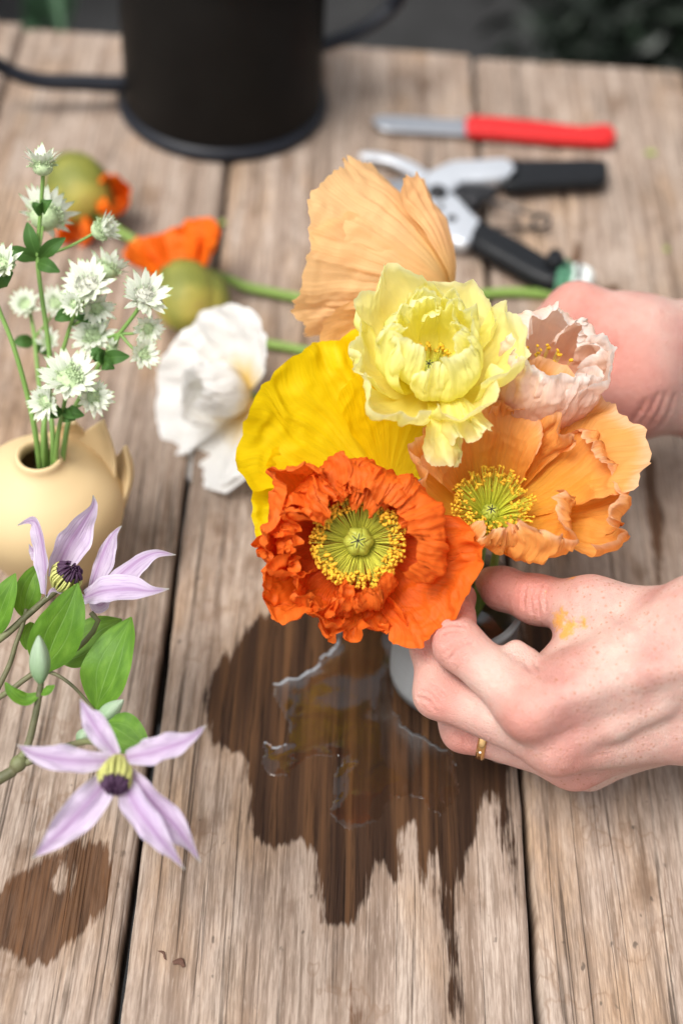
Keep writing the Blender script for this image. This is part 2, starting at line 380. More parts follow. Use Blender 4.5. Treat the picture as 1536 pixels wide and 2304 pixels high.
STAIN_HAND_SHADE = px_poly([(1166,1375),(1270,1372),(1350,1420),(1370,1560),(1300,1640),(1192,1650)])  # part wet stain, part the hand's shadow painted into the board colour
STAIN4 = px_poly([(1440,1040),(1470,1030),(1490,1150),(1500,1290),(1480,1310),(1462,1200)])
STAIN5 = px_poly([(1285,560),(1300,540),(1312,560),(1310,590),(1292,600)])
STAIN6 = px_poly([(1335,650),(1390,640),(1420,690),(1380,720)])
STAIN7 = px_poly([(783,2180),(795,2165),(806,2230),(815,2290),(800,2330),(780,2330),(792,2260)])
BX = [-.405, -.2325, -.0645, .1105, .274]
YN, YF, GAP = -.10, .992, .0042
table = thing('garden_table', 'weathered wooden table of wide boards with dark gaps and wet stains', 'table', (0, 0, 0))
for i in range(4):
    x0, x1 = BX[i] + GAP / 2, BX[i + 1] - GAP / 2
    nx, ny = 66, 380; yf = YF + [.004, -.003, .002, -.002][i]
    th = .032; rc = .0022
    xs = np.linspace(x0, x1, nx); ys = np.linspace(YN, yf, ny)
    XX, YY = np.meshgrid(xs, ys, indexing='xy')
    wob0 = .0011 * pn(ys * 9, i * 3.7 + .5) + .0006 * pn(ys * 41, i * 1.9 + .2); wob1 = .0011 * pn(ys * 9, i * 5.1 + 8.5) + .0006 * pn(ys * 41, i + 4.2)
    fr = (XX - x0) / (x1 - x0); XX = XX + wob0[:, None] * (1 - fr) + wob1[:, None] * fr
    edge = np.minimum(XX - (x0 + wob0[:, None]), (x1 + wob1[:, None]) - XX)
    ZZ = TOP - .0004 + .0004 * fbm(XX * 160, YY * 4, i * 5.3) - .0016 * np.exp(-edge / .0022) + 0 * XX
    if i == 3:
        ck = .166 + .002 * pn(ys * 4, 2.2); ZZ -= .004 * np.exp(-((XX - ck[:, None]) / .0012) ** 2)
    endd = np.minimum(YY - YN, yf - YY); ZZ -= .003 * np.exp(-endd / .004)
    top = np.stack([XX, YY, ZZ], -1)
    lo0 = top[:, :1] - [0, 0, th]; lo1 = top[:, -1:] - [0, 0, th]
    P = np.concatenate([lo0, lo0 * [1, 1, 0] + [0, 0, TOP - th * .5], top, lo1 * [1, 1, 0] + [0, 0, TOP - th * .5], lo1], 1)
    wd = np.minimum(poly_sd(P[..., 0], P[..., 1], STAIN), np.maximum(poly_sd(P[..., 0], P[..., 1], STAIN2), -poly_sd(P[..., 0], P[..., 1], HOLE)))
    half = (poly_sd(P[..., 0], P[..., 1], STAIN2) < .02).astype(float) * .85
    for st in (STAIN_HAND_SHADE, STAIN4, STAIN5, STAIN6, STAIN7):
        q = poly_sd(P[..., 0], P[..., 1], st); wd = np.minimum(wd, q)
        if st is not STAIN_HAND_SHADE: half = np.where(q < .012, .8, half)
    nyy, nxx = P.shape[:2]
    F = grid_faces(nyy, nxx, True).tolist() + [list(range(nxx)), [(nyy - 1) * nxx + k for k in range(nxx)][::-1]]
    F = [f[::-1] for f in F]
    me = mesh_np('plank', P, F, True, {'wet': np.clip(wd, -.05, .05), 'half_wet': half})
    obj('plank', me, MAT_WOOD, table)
MAT_FRAME = simple('frame_wood', (.05, .038, .030), .85, .3, 30, .3)
def box(mb, a, b):
    (x0, y0, z0), (x1, y1, z1) = a, b
    mb.add([(x0,y0,z0),(x1,y0,z0),(x1,y1,z0),(x0,y1,z0),(x0,y0,z1),(x1,y0,z1),(x1,y1,z1),(x0,y1,z1)], [[3,2,1,0],[4,5,6,7],[0,1,5,4],[1,2,6,5],[2,3,7,6],[3,0,4,7]])
for yy in (.0, .43, .88):
    mb = MB(); box(mb, (-.39, yy, TOP - .0925), (.26, yy + .055, TOP - .0335)); obj('crossbar', mb.mesh('crossbar', False), MAT_FRAME, table)
for xx in (-.375, .195):
    for yy in (-.075, .94):
        mb = MB(); box(mb, (xx, yy, 0), (xx + .05, yy + .05, TOP - .0335)); obj('leg', mb.mesh('leg', False), MAT_FRAME, table)

# water standing on the wet boards
s = NT('water_film'); nrw = s.bump(s.noise(s.coord(), 55, 2), .10, .002)
fr = s.n('Fresnel'); fr.inputs['IOR'].default_value = 1.48; s.set(fr.inputs['Normal'], nrw)
tr = s.n('BsdfTransparent'); gl = s.n('BsdfGlossy'); gl.inputs['Roughness'].default_value = .03; s.set(gl.inputs['Normal'], nrw)
tr.inputs[0].default_value = (.93, .90, .86, 1)
mx = s.n('MixShader'); s.set(mx.inputs[0], fr.outputs[0]); s.t.links.new(tr.outputs[0], mx.inputs[1]); s.t.links.new(gl.outputs[0], mx.inputs[2])
MAT_WATER = s.done(mx.outputs[0])
PUD = px_poly([(612,1537),(659,1521),(711,1495),(752,1449),(765,1400),(780,1340),(860,1330),(900,1400),(900,1500),(880,1600),(930,1640),(1010,1690),(1040,1780),(990,1840),(940,1800),(890,1790),(850,1850),(794,1862),(752,1855),(740,1829),(752,1735),(773,1704),(720,1700),(669,1714),(648,1745),(617,1750),(591,1719),(601,1672),(625,1672),(648,1668),(640,1600),(618,1570)])
h = .0013; bx0, by0 = PUD.min(0) - .004; bx1, by1 = PUD.max(0) + .004
xs = np.arange(bx0, bx1, h); ys = np.arange(by0, by1, h); XX, YY = np.meshgrid(xs, ys, indexing='ij')
sd = poly_sd(XX, YY, PUD) + .0022 * fbm(XX * 130, YY * 90, 3.3)
ZZ = TOP - .0002 + .0006 * sstep(0, 1, np.clip(-sd / .009, 0, 1)) ** .8 + np.where(sd > 0, -.0008, 0) + .0002 * pn(XX * 60, YY * 60)
F = grid_faces(len(xs), len(ys)); keep = (sd.ravel()[F] < .0012).all(1); F = F[keep]
used = np.unique(F); rm = np.full(XX.size, -1); rm[used] = np.arange(len(used))
V = np.stack([XX, YY, ZZ], -1).reshape(-1, 3)[used]
pud = obj('water_puddle', mesh_np('water_puddle', V, rm[F]), MAT_WATER); tag(pud, 'clear water standing in a shallow puddle beside the grey cup', 'puddle')

# crumbs on the boards
MAT_CRUMB = simple('dry_crumb', (.10, .045, .028), .8, .4, 300, .4)
def crumb(px, py, L, wdt, ang, seed, label, mat=MAT_CRUMB, hgt=.4):
    p = T(px, py); a = np.linspace(0, 2 * math.pi, 14, endpoint=False); b = np.linspace(-1, 1, 7)
    rr = np.sqrt(1 - b ** 2 * .98)[:, None] * (1 + .35 * pn(np.cos(a)[None] * 1.5 + seed, np.sin(a)[None] * 1.5, b[:, None] * 2 + seed))
    P = np.stack([b[:, None] * L / 2 + 0 * rr, rr * np.cos(a) * wdt / 2, rr * np.sin(a) * wdt / 2 * hgt + wdt * .22 * hgt * 2], -1)
    P[..., 1] += L * .12 * np.sin(b * 3 + seed)[:, None]
    o = obj('crumb', MB().grid(P, True).mesh('crumb'), mat); o.location = p.tolist(); o.rotation_euler[2] = R(ang)
    return tag(o, label, 'debris', 'plant crumbs on the boards')
crumb(404, 2167, .0058, .0031, -20, 1.2, 'dark reddish brown seed-like crumb on the board')
crumb(367, 2148, .0056, .0012, -42, 2.2, 'thin dark twig crumb next to the reddish brown crumb')
MAT_WFLECK = simple('white_fleck', (.7, .72, .78), .7, .1, 200)
MAT_GFLECK = simple('green_fleck', (.25, .32, .06), .7, .2, 200)
crumb(1462, 345, .009, .005, 30, 4.4, 'pale yellow-green leaf scrap on the boards near the knife handle', MAT_GFLECK)
crumb(1497, 562, .005, .004, 70, 6.1, 'small green leaf scrap on the boards behind the wrist', MAT_GFLECK)
crumb(501, 503, .004, .005, 10, 8.1, 'pale yellow-green scrap lying across the board gap', MAT_GFLECK)

# ================================================================== black watering can
s = NT('black_enamel'); cc = s.coord()
MAT_BLACK = s.done(s.bsdf(s.mix(s.noise(cc, 30, 4), (.006, .005, .0045), (.010, .009, .008)), s.math('ADD', .36, s.math('MULTIPLY', s.noise(cc, 50, 4), .2)), s.bump(s.noise(cc, 400, 3), .08, .001), Specular_IOR_Level=.10))
MAT_NAVY = simple('blue_black_rim', (.010, .012, .018), .42, .2, 60, Specular_IOR_Level=.25)
MAT_ZINC = simple('grey_zinc_lid', (.30, .33, .38), .42, .15, 40)
cb = T(502, 230)
can = thing('watering_can', 'black metal watering can with thin spout on the far boards', 'watering can', cb)
RB, HC = .0715, .129
obj('body', MB().grid(lathe_grid([(0, .004), (RB, .004), (RB, .012), (RB - .0012, .02), (RB - .0015, HC - .006), (RB - .004, HC - .001), (RB - .004, HC - .02), (0, HC - .02)], 96), True).mesh('body'), MAT_BLACK, can)
obj('base_rim', MB().grid(lathe_grid([(RB - .001, .0), (RB + .0028, 0), (RB + .0042, .002), (RB + .0042, .0055), (RB + .0025, .0085), (RB - .001, .0095)], 96), True).mesh('base_rim'), MAT_NAVY, can)
obj('top_rim', MB().grid(lathe_grid([(RB - .006, HC - .003), (RB - .003, HC + .001), (RB, HC + .001), (RB + .001, HC - .002), (RB - .001, HC - .005)], 96), True).mesh('top_rim'), MAT_NAVY, can)
a = np.linspace(0, 2 * math.pi, 64, endpoint=False)
obj('lid_plate', MB().grid(lathe_grid([(RB - .0055, HC - .006), (RB - .0055, HC - .004), (.03, HC - .0035), (.0285, HC - .006)], 64), True).mesh('lid_plate'), MAT_ZINC, can)
mo = frame(cb, (0, 0, 1), (1, 0, 0))
sp = [T(300, 186, .020), T(262, 190, .020), T(180, 186, .022), T(100, 183, .024), T(50, 172, .028), T(0, 148, .036), T(-60, 104, .055), T(-130, 40, .09), T(-200, -60, .14)]
obj('spout', MB().grid(tube_grid(to_local(mo, sp), [.0062, .0060, .0056, .0052, .005, .0048, .0046, .0044, .0042], 60, 16), True).mesh('spout'), MAT_NAVY, can)
hp = [T(700, 110, .052), T(740, 96, .052), T(790, 78, .054), T(840, 50, .060), T(885, 12, .070), T(905, -30, .085), T(890, -80, .110), T(820, -150, .135), T(700, -190, .142), T(600, -160, .133)]
obj('handle', MB().grid(tube_grid(to_local(mo, hp), .0062, 70, 16, flat=.8), True).mesh('handle'), MAT_NAVY, can)

# ================================================================== kitchen knife
MAT_RED = simple('red_plastic', (.52, .008, .008), .38, .06, 60, .04)
s = NT('brushed_steel'); cc = s.coord()
MAT_STEEL = s.done(s.bsdf(s.mix(s.noise(cc, 60, 4), (.48, .51, .56), (.62, .64, .68)), s.math('ADD', .22, s.math('MULTIPLY', s.noise(cc, 90, 4), .15)), s.bump(s.noise(s.scale(cc, (2000, 60, 60)), 1, 3), .08, .001), Metallic=.9))
def slab(name, px, h0, h1, r, mat, parent, smooth_k=5, plane_h=None):
    P = np.array([T(x, y, (h0 + h1) / 2 if plane_h is None else plane_h) for x, y in px]); P[:, 2] = TOP
    if smooth_k: P = densify(P, smooth_k)
    V, F = ext_poly(P, h0, h1, r)
    mb = MB(); mb.add(V - np.array(parent.location), F); return obj(name, mb.mesh(name), mat, parent)
kn = thing('kitchen_knife', 'small knife with red plastic handle and steel blade', 'knife', T(1200, 300))
slab('handle', [(1052,268),(1100,269),(1160,274),(1240,283),(1305,291),(1340,287),(1368,288),(1384,302),(1382,318),(1366,327),(1310,325),(1220,319),(1140,312),(1080,307),(1050,303),(1046,285)], .001, .0105, .0045, MAT_RED, kn)
slab('blade', [(1060,273),(1000,269),(930,264),(870,261),(846,264),(838,272),(846,284),(868,293),(910,297),(980,300),(1060,302)], .0045, .0065, .0009, MAT_STEEL, kn)

# ================================================================== secateurs
MAT_GRIP = simple('black_grip', (.007, .008, .010), .45, .2, 80, .1, Specular_IOR_Level=.25)
MAT_ALU = simple('satin_aluminium', (.62, .65, .70), .36, .08, 60, .05, Metallic=.55)
MAT_LABEL = simple('white_label', (.72, .76, .74), .5, .05, 60)
MAT_GREENB = simple('green_band', (.10, .28, .17), .5, .1, 60)
MAT_WIRE = simple('dark_wire', (.03, .03, .033), .4, .2, 60, Metallic=.6)
se = thing('secateurs', 'open secateurs with silver arms and black grips beside the red-handled knife', 'secateurs', T(1050, 440))
slab('counter_blade', [(812,346),(850,347),(895,356),(935,372),(968,395),(1000,412),(1005,440),(975,438),(945,412),(915,388),(870,366),(815,357)], .007, .011, .0015, MAT_ALU, se)
slab('cutting_blade', [(782,437),(810,422),(850,412),(900,407),(950,408),(990,414),(1000,440),(980,452),(930,446),(880,440),(830,438)], .0115, .0145, .001, MAT_STEEL, se)
slab('arm', [(955,402),(990,382),(1020,372),(1070,370),(1130,366),(1152,378),(1156,394),(1135,408),(1080,415),(1040,418),(1010,440),(975,440),(955,425)], .006, .016, .003, MAT_ALU, se)
slab('arm', [(960,430),(1000,438),(1030,455),(1062,490),(1080,512),(1062,548),(1040,558),(1010,545),(985,510),(962,470)], .005, .0145, .003, MAT_ALU, se)
slab('grip', [(1140,370),(1180,368),(1250,368),(1320,367),(1362,372),(1366,398),(1355,416),(1300,420),(1230,424),(1160,429),(1128,422),(1142,402)], .004, .0150, .005, MAT_GRIP, se)
slab('grip', [(1082,506),(1120,528),(1180,560),(1230,590),(1262,606),(1268,640),(1240,650),(1190,632),(1130,598),(1080,570),(1056,548),(1062,522)], .003, .0170, .006, MAT_GRIP, se)
slab('label_band', [(1258,598),(1285,606),(1286,640),(1250,650),(1246,622)], .0025, .0195, .006, MAT_GREENB, se)
slab('label_band', [(1284,606),(1322,614),(1334,630),(1322,652),(1284,656),(1282,630)], .003, .019, .006, MAT_LABEL, se)
slab('thumb_catch', [(1230,580),(1246,574),(1262,582),(1266,604),(1240,608),(1226,596)], .010, .024, .003, MAT_GRIP, se)
slab('lever', [(1020,424),(1060,420),(1105,424),(1118,438),(1085,450),(1045,454),(1022,446)], .008, .0135, .002, MAT_WIRE, se)
def bolt(px, py, r, h0, h1):
    p = T(px, py, h1) - np.array(se.location); q = lathe_grid([(0, h1 + .0008), (r * .7, h1 + .0006), (r, h1 - .0005), (r, h0)], 20); q[..., :2] += p[:2]
    obj('bolt', MB().grid(q, True).mesh('bolt'), MAT_WIRE, se)
bolt(985, 425, .0060, .012, .0185); bolt(1066, 440, .0062, .008, .017); bolt(990, 466, .0026, .010, .0150); bolt(1016, 490, .0036, .010, .0150)
sw = np.array([T(1075, 446, .010), T(1120, 458, .012), T(1190, 480, .012), T(1222, 484, .010), T(1236, 494, .008), T(1228, 510, .006), T(1205, 513, .006), T(1196, 500, .008), T(1208, 488, .010), T(1228, 488, .009), T(1234, 502, .006), T(1215, 514, .004), T(1160, 514, .004), T(1080, 516, .008)]) - np.array(se.location)
obj('spring', MB().grid(tube_grid(sw, .0011, 90, 8), True).mesh('spring'), MAT_WIRE, se)

# ================================================================== cream vase
s = NT('cream_glaze'); cc = s.coord()
MAT_VASE = s.done(s.bsdf(s.mix(s.noise(cc, 25, 4), (.58, .425, .225), (.63, .47, .265)), .58, s.bump(s.noise(cc, 260, 3), .05, .001), Subsurface_Weight=.0, Specular_IOR_Level=.4))
vb = T(124, 1268)
vase = thing('bud_vase', 'round cream yellow ceramic vase with narrow mouth and pointed fins', 'vase', vb)
VH = .083
prof = [(0, .0), (.020, 0), (.0225, .0015), (.0245, .006), (.0300, .018), (.0355, .032), (.0382, .044), (.0378, .053), (.0345, .061), (.0275, .0685), (.0195, .0735), (.0140, .0768), (.0118, .0795), (.0117, .0818), (.0110, .0829), (.0098, .0826), (.0090, .0812), (.0089, .078), (.0105, .074), (.018, .069), (.030, .060), (.034, .046), (.026, .02), (.018, .006), (0, .005)]
pp = spline(np.array([(a_, b_, 0) for a_, b_ in prof]), 110)[:, :2]; pp[:, 0] = np.maximum(pp[:, 0], 0)
obj('body', MB().grid(lathe_grid(pp, 96), True).mesh('body'), MAT_VASE, vase)
# pointed fins on the far shoulder
mo = frame(vb, (0, 0, 1), (1, 0, 0))
def fin(base_px, tip_px, hb, ht, wd, nr):
    b0 = to_local(mo, [T(*base_px, hb)])[0]; t0 = to_local(mo, [T(*tip_px, ht)])[0]
    mid = (b0 + t0) / 2 + np.array(nr) * .004
    n, m = 22, 15; C = spline([b0, mid, t0], n); t = nrmz(np.gradient(C, axis=0)); sd = nrmz(np.cross(t, np.array(nr)[None])); nn = np.cross(sd, t)
    u = np.linspace(0, 1, n); wv = wd * (1 - u ** 1.6 * .97); th = .0042 * (1 - u * .75)
    a = np.linspace(0, 2 * math.pi, m * 2, endpoint=False)
    P = C[:, None] + sd[:, None] * (wv[:, None] * np.cos(a)[None])[..., None] + nn[:, None] * (th[:, None] * np.sin(a)[None] - .25 * wv[:, None] * np.cos(a)[None] ** 2)[..., None]
    P = np.concatenate([P, np.repeat(C[-1:, None], m * 2, 1)])
    obj('fin', MB().grid(P, True).mesh('fin'), MAT_VASE, vase)
fin((205, 1075), (232, 946), .050, .088, .0175, (.55, .75, .2))
fin((262, 1110), (282, 1004), .042, .074, .015, (.9, .4, .2))
fin((150, 1010), (168, 950), .060, .084, .012, (.2, .95, .2))

# ================================================================== grey cup
s = NT('grey_metal_cup'); cc = s.coord()
MAT_CUP = s.done(s.bsdf(s.mix(s.noise(s.scale(cc, (60, 60, 900)), 1, 4), (.235, .245, .25), (.30, .31, .315)), .42, s.bump(s.noise(cc, 300, 3), .05, .001), Metallic=.25))
cupb = T(1003, 1520)
cup = thing('cup', 'plain grey cylindrical cup standing on the wet boards', 'cup', cupb)
CR, CH = .0285, .062
cp = [(0, 0), (CR - .007, 0), (CR - .003, .001), (CR - .0008, .004), (CR, .009), (CR + .0006, CH - .002), (CR + .0002, CH), (CR - .0012, CH + .0002), (CR - .0022, CH - .0012), (CR - .0025, .01), (CR - .008, .004), (0, .0035)]
obj('body', MB().grid(lathe_grid(spline(np.array([(a_, b_, 0) for a_, b_ in cp]), 80)[:, :2].clip(0), 80), True).mesh('body'), MAT_CUP, cup)
MAT_INWATER = MAT_WATER
wv = lathe_grid([(0, CH * .72), (CR - .0022, CH * .72)], 48); obj('water', MB().grid(wv, True).mesh('water'), MAT_WATER, cup)
CUPM = cupb + np.array([0, 0, CH])

# ================================================================== poppies
def petal_grid(theta, half, L, prof, ra=30, rf=3.0, cr=.0015, crf=70, tipk=.12, rag=.05, r0=.003, h0=0., seed=0., nu=54, nv=60, pleat=0., wob=8., sq=1.0, tipc=0., taper=.0, fine=.00035, crs=.28):
    s_ = np.linspace(0, 1, nu)[:, None]; v = np.linspace(-1, 1, nv)[None]
    k = seed * 7.31
    lv = 1 - tipk * np.abs(v) ** 2.4 - .10 * np.abs(v) ** 12 + rag * fbm(v * 2.2 + k, k * .3, 0, 2) + rag * .55 * pn(v * 13 + k, 5.5 + k)
    lv = lv - tipc * (1 - np.abs(v)) ** 3
    S = s_ * np.ones_like(v)
    ps, pa = zip(*prof)
    a = np.interp(S, ps, pa)
    # smooth the profile along s
    for _ in range(4): a[1:-1] = (a[:-2] + 2 * a[1:-1] + a[2:]) / 4
    g = sstep(.15, 1.0, S)
    a = a + ra * g * fbm(v * rf + k, S * 1.3 + k * .7, k, 2) + ra * .38 * sstep(.6, 1, S) * pn(v * rf * 3.3 + k, S * 3 + k, 2.2)
    a = a + ra * crs * g * (1 - 2.6 * np.abs(pn(v * rf * 2.3 + k * 1.7, S * 1.1 + k, 6.6)))
    a = np.radians(a)
    ds = L * lv / (nu - 1)
    r = r0 + np.concatenate([np.zeros((1, nv)), np.cumsum(np.cos(a[:-1]) * ds, 0)])
    hh = h0 + np.concatenate([np.zeros((1, nv)), np.cumsum(np.sin(a[:-1]) * ds, 0)])
    phi = np.radians(theta) + np.radians(half) * v * (1 - taper * S) + np.radians(wob) * g * fbm(v * rf * .8 + k + 9, S * 1.8 + k, 4.1, 2)
    rs = np.sign(r) * np.sqrt(r * r + 1e-7)
    P = np.stack([rs * np.cos(phi), rs * np.sin(phi) * sq, hh], -1)
    # crumple in space
    amp = cr * sstep(.1, .9, S)[..., None]
    D = np.stack([fbm(P[..., 0] * crf + k + i * 17, P[..., 1] * crf + k, P[..., 2] * crf + i * 5, 2) for i in range(3)], -1)
    rid = (1 - np.abs(pn(P[..., 0] * crf * 1.9 + k, P[..., 1] * crf * 1.9, P[..., 2] * crf * 1.9 + k)) * 2.4)
    du = np.gradient(P, axis=0); dv = np.gradient(P, axis=1); N = nrmz(np.cross(du, dv))
    rid2 = 1 - np.abs(pn(P[..., 0] * crf * 4.1 + k, P[..., 1] * crf * 4.1 + k, P[..., 2] * crf * 4.1)) * 2.4
    P = P + amp * D * .8 + N * (amp[..., 0] * rid * .38 + fine * sstep(.15, .8, S) * rid2)[..., None]
    if pleat: P = P + N * (pleat * np.sin(math.pi * np.clip(S * 1.05, 0, 1)) ** .5 * S * pn(v * 11 + k, S * .7 + k, 1.1))[..., None]
    return P, S, np.repeat(v, nu, 0)
def petal(parent, mat, *a, **k):
    P, U, V = petal_grid(*a, **k)
    me = MB().grid(P, pu=U, pv=V, ps=np.full(U.shape, k.get('seed', 0.) * 3.7)).mesh('petal')
    return obj('petal', me, mat, parent)
def ball(c, r, ax=(0, 0, 1), L=1.0, seg=6, rings=5):
    ax = nrmz(np.asarray(ax, float)); h = np.array([.3, .9, .2]); x = nrmz(h - ax * (h @ ax)); y = np.cross(ax, x)
    t = np.linspace(0, math.pi, rings); a = np.linspace(0, 2 * math.pi, seg, endpoint=False)
    return np.asarray(c) + r * (np.sin(t)[:, None, None] * (np.cos(a)[None, :, None] * x + np.sin(a)[None, :, None] * y) + L * np.cos(t)[:, None, None] * ax)
MAT_FIL = simple('filament', (.56, .54, .06), .6, .2, 200, Subsurface_Weight=.0)
s = NT('anther'); MAT_ANTHER = s.done(s.bsdf(s.mix(s.noise(s.coord(), 260, 3), (.60, .29, .012), (.84, .55, .03)), .8))
s = NT('seed_pod'); MAT_POD = s.done(s.bsdf(s.mix(s.noise(s.coord(), 130, 3), (.30, .34, .035), (.46, .47, .07)), .5, s.bump(s.noise(s.coord(), 500, 3), .2, .001)))
MAT_STIGMA = simple('dark_stigma', (.02, .016, .012), .7, .2, 300)
MAT_FIL_G = simple('green_filament', (.60, .62, .05), .6, .2, 200)
s = NT('poppy_stem'); cc = s.coord()
MAT_STEM = s.done(s.bsdf(s.mix(s.noise(cc, 60, 3), (.13, .23, .035), (.22, .34, .07)), .55, s.bump(s.noise(cc, 900, 2), .3, .001)))
s = NT('poppy_sepal'); cc = s.coord()
MAT_SEPAL = s.done(s.bsdf(s.ramp(s.noise(cc, 22, 4), [(.3, (.075, .095, .014)), (.48, (.17, .18, .025)), (.62, (.33, .28, .045)), (.75, (.30, .20, .05))]), .6, s.bump(s.noise(cc, 700, 2), .5, .001)))
def centre(parent, nst, rin, rout, h, seed, podr=.005, podh=.007, fmat=None, z0=0., lift=.5, spread=.25, rays=6, antr=.00085):
    rs = np.random.RandomState(seed); fb = MB(); ab = MB()
    for i in range(nst):
        a = rs.uniform(0, 2 * math.pi); q = rs.uniform(0, 1) ** .6
        ro = rin + (rout - rin) * (1 - spread + spread * q) * rs.uniform(.82, 1.05); hh = h * (.40 + .65 * rs.uniform()) 
        p0 = np.array([podr * .55 * math.cos(a), podr * .55 * math.sin(a), z0])
        a2 = a + rs.normal() * .10
        p2 = np.array([ro * math.cos(a2), ro * math.sin(a2), z0 + hh]); pm = (p0 + p2) / 2 + np.array([0, 0, (hh * lift - hh * .5)])
        fb.grid(tube_grid([p0, pm, p2], [.00022, .00014], 6, 4, caps=False), True)
        d = rs.normal(size=3); ab.grid(ball(p2, antr * rs.uniform(.7, 1.15), d, rs.uniform(1.2, 1.9), 6, 4), True)
    obj('filaments', fb.mesh('filaments'), fmat or MAT_FIL, parent, kind='stuff')
    obj('anthers', ab.mesh('anthers'), MAT_ANTHER, parent, kind='stuff')
    if podr:
        t = np.linspace(0, 1, 22); a = np.linspace(0, 2 * math.pi, 48, endpoint=False)
        pr = podr * np.sin(np.clip(t * math.pi * .92 + .12, 0, math.pi)) ** .62; rib = 1 + .07 * np.cos(a * rays)
        z = z0 - .001 + podh * (1 - np.cos(t * math.pi)) / 2
        P = np.stack([pr[:, None] * rib * np.cos(a), pr[:, None] * rib * np.sin(a), np.repeat(z[:, None], 48, 1)], -1)
        pod = obj('seed_pod', MB().grid(P, True).mesh('seed_pod'), MAT_POD, parent)
        sb = MB(); lb = MB()
        for j in range(rays):
            an = 2 * math.pi * j / rays + .3; c_, s2 = math.cos(an), math.sin(an); zt = z0 - .001 + podh
            pts = [(0, 0, zt + .0004), (podr * .45 * c_, podr * .45 * s2, zt + .0003), (podr * .85 * c_, podr * .85 * s2, zt - podh * .20)]
            lb.grid(tube_grid(pts, [.0010, .0013, .0009], 10, 8, flat=.7), True)
            sb.grid(tube_grid([np.array(p) + [0, 0, .0008] for p in pts], [.00022, .00026, .00012], 10, 5), True)
        obj('stigma_lobes', lb.mesh('stigma_lobes'), MAT_POD, pod); obj('stigma_rays', sb.mesh('stigma_rays'), MAT_STIGMA, pod)
def pstem(parent, mtx, world_pts, r=.0019, mat=None):
    me = MB().grid(tube_grid(to_local(mtx, world_pts), r, 36, 10), True).mesh('stem'); return obj('stem', me, mat or MAT_STEM, parent)
def to_cup(m, dx, dy):
    p = np.array(m.translation); n = np.array(m.to_3x3().col[2]); q = CUPM + np.array([dx, dy, -.003])
    b = CUPM + np.array([dx * -.5, dy * -.5, -.05])
    return [p + n * .001, p - n * .012, (p - n * .02) * .55 + (q + np.array([0, 0, .012])) * .45, q, b]

# -- colours
MAT_P_ORANGE = sheet_mat('orange_red_petal', (.78, .085, .003), (.89, .185, .020), (.86, .130, .007), trans=.42, vein=.22, vfreq=34, bump=.9, tcol=(1., .8, .6))
MAT_P_YELLOW = sheet_mat('yellow_petal', (.88, .58, .004), (.93, .68, .002), (.93, .66, .002), trans=.46, vein=.14, vfreq=30, bump=.9)
MAT_P_PALE = sheet_mat('pale_yellow_petal', (.96, .86, .07), (.97, .93, .42), (.97, .92, .27), trans=.52, vein=.03, vfreq=30, bump=.4, edge=(.96, .94, .54))
MAT_P_APRI = sheet_mat('apricot_petal', (.90, .50, .03), (.91, .44, .14), (.92, .40, .055), trans=.45, vein=.16, vfreq=34, bump=.9, edge=(.92, .56, .30), tcol=(1., .9, .8))
MAT_P_PEACH = sheet_mat('peach_petal', (.94, .66, .26), (.97, .62, .30), (.97, .63, .31), trans=.48, vein=.10, vfreq=40, bump=.9, tcol=(1., .95, .9))
MAT_P_PINK = sheet_mat('blush_petal', (.95, .46, .18), (.95, .80, .71), (.95, .64, .46), trans=.54, vein=.06, vfreq=44, bump=.55, edge=(.95, .88, .83))
MAT_P_WHITE = sheet_mat('white_petal', (.86, .56, .02), (.92, .92, .91), (.91, .90, .87), trans=.34, vein=.04, vfreq=24, bump=.3)
MAT_P_BUDOR = sheet_mat('bright_orange_bud_petal', (.80, .17, .006), (.86, .17, .010), trans=.3, vein=.15, vfreq=20, bump=.4)

# -- 1 orange-red poppy, front of the bunch
m = frame(A(808, 1220, .612), CV(-.05, .06, 1))
f = thing('poppy', 'crumpled orange-red poppy with green pod and ring of yellow stamens', 'poppy', mat=m, group='poppies held in the bunch')
ok = dict(wob=12, fine=.0006, crs=.34, nu=76, nv=92); ok2 = dict(ok, crs=.46, fine=.0008)
petal(f, MAT_P_ORANGE, 331, 44, .0515, [(0, 5), (.3, 14), (.6, 22), (.85, 30), (1, 46)], ra=20, rf=1.5, cr=.0030, crf=48, seed=1.1, r0=.004, h0=-.006, rag=.055, **ok)
petal(f, MAT_P_ORANGE, 262, 40, .0405, [(0, 5), (.4, 16), (.7, 26), (1, 52)], ra=42, rf=1.6, cr=.0044, crf=48, seed=2.3, r0=.005, h0=-.006, rag=.08, **ok2)
petal(f, MAT_P_ORANGE, 210, 46, .0520, [(0, 4), (.4, 16), (.65, 34), (.85, 62), (1, 96)], ra=44, rf=1.6, cr=.0044, crf=50, seed=3.7, r0=.005, h0=-.006, rag=.08, **ok2)
petal(f, MAT_P_ORANGE, 154, 46, .0570, [(0, 6), (.35, 20), (.6, 40), (.8, 76), (1, 120)], ra=42, rf=1.5, cr=.0042, crf=48, seed=4.9, r0=.005, h0=-.005, rag=.07, **ok2)
petal(f, MAT_P_ORANGE, 104, 46, .0590, [(0, 6), (.3, 22), (.5, 48), (.7, 105), (.85, 165), (1, 195)], ra=24, rf=1.3, cr=.0036, crf=44, seed=5.3, r0=.006, h0=-.005, rag=.055, **ok)
petal(f, MAT_P_ORANGE, 56, 42, .0590, [(0, 6), (.3, 22), (.5, 50), (.7, 108), (.85, 160), (1, 180)], ra=26, rf=1.3, cr=.0034, crf=44, seed=6.1, r0=.006, h0=-.004, rag=.055, **ok)
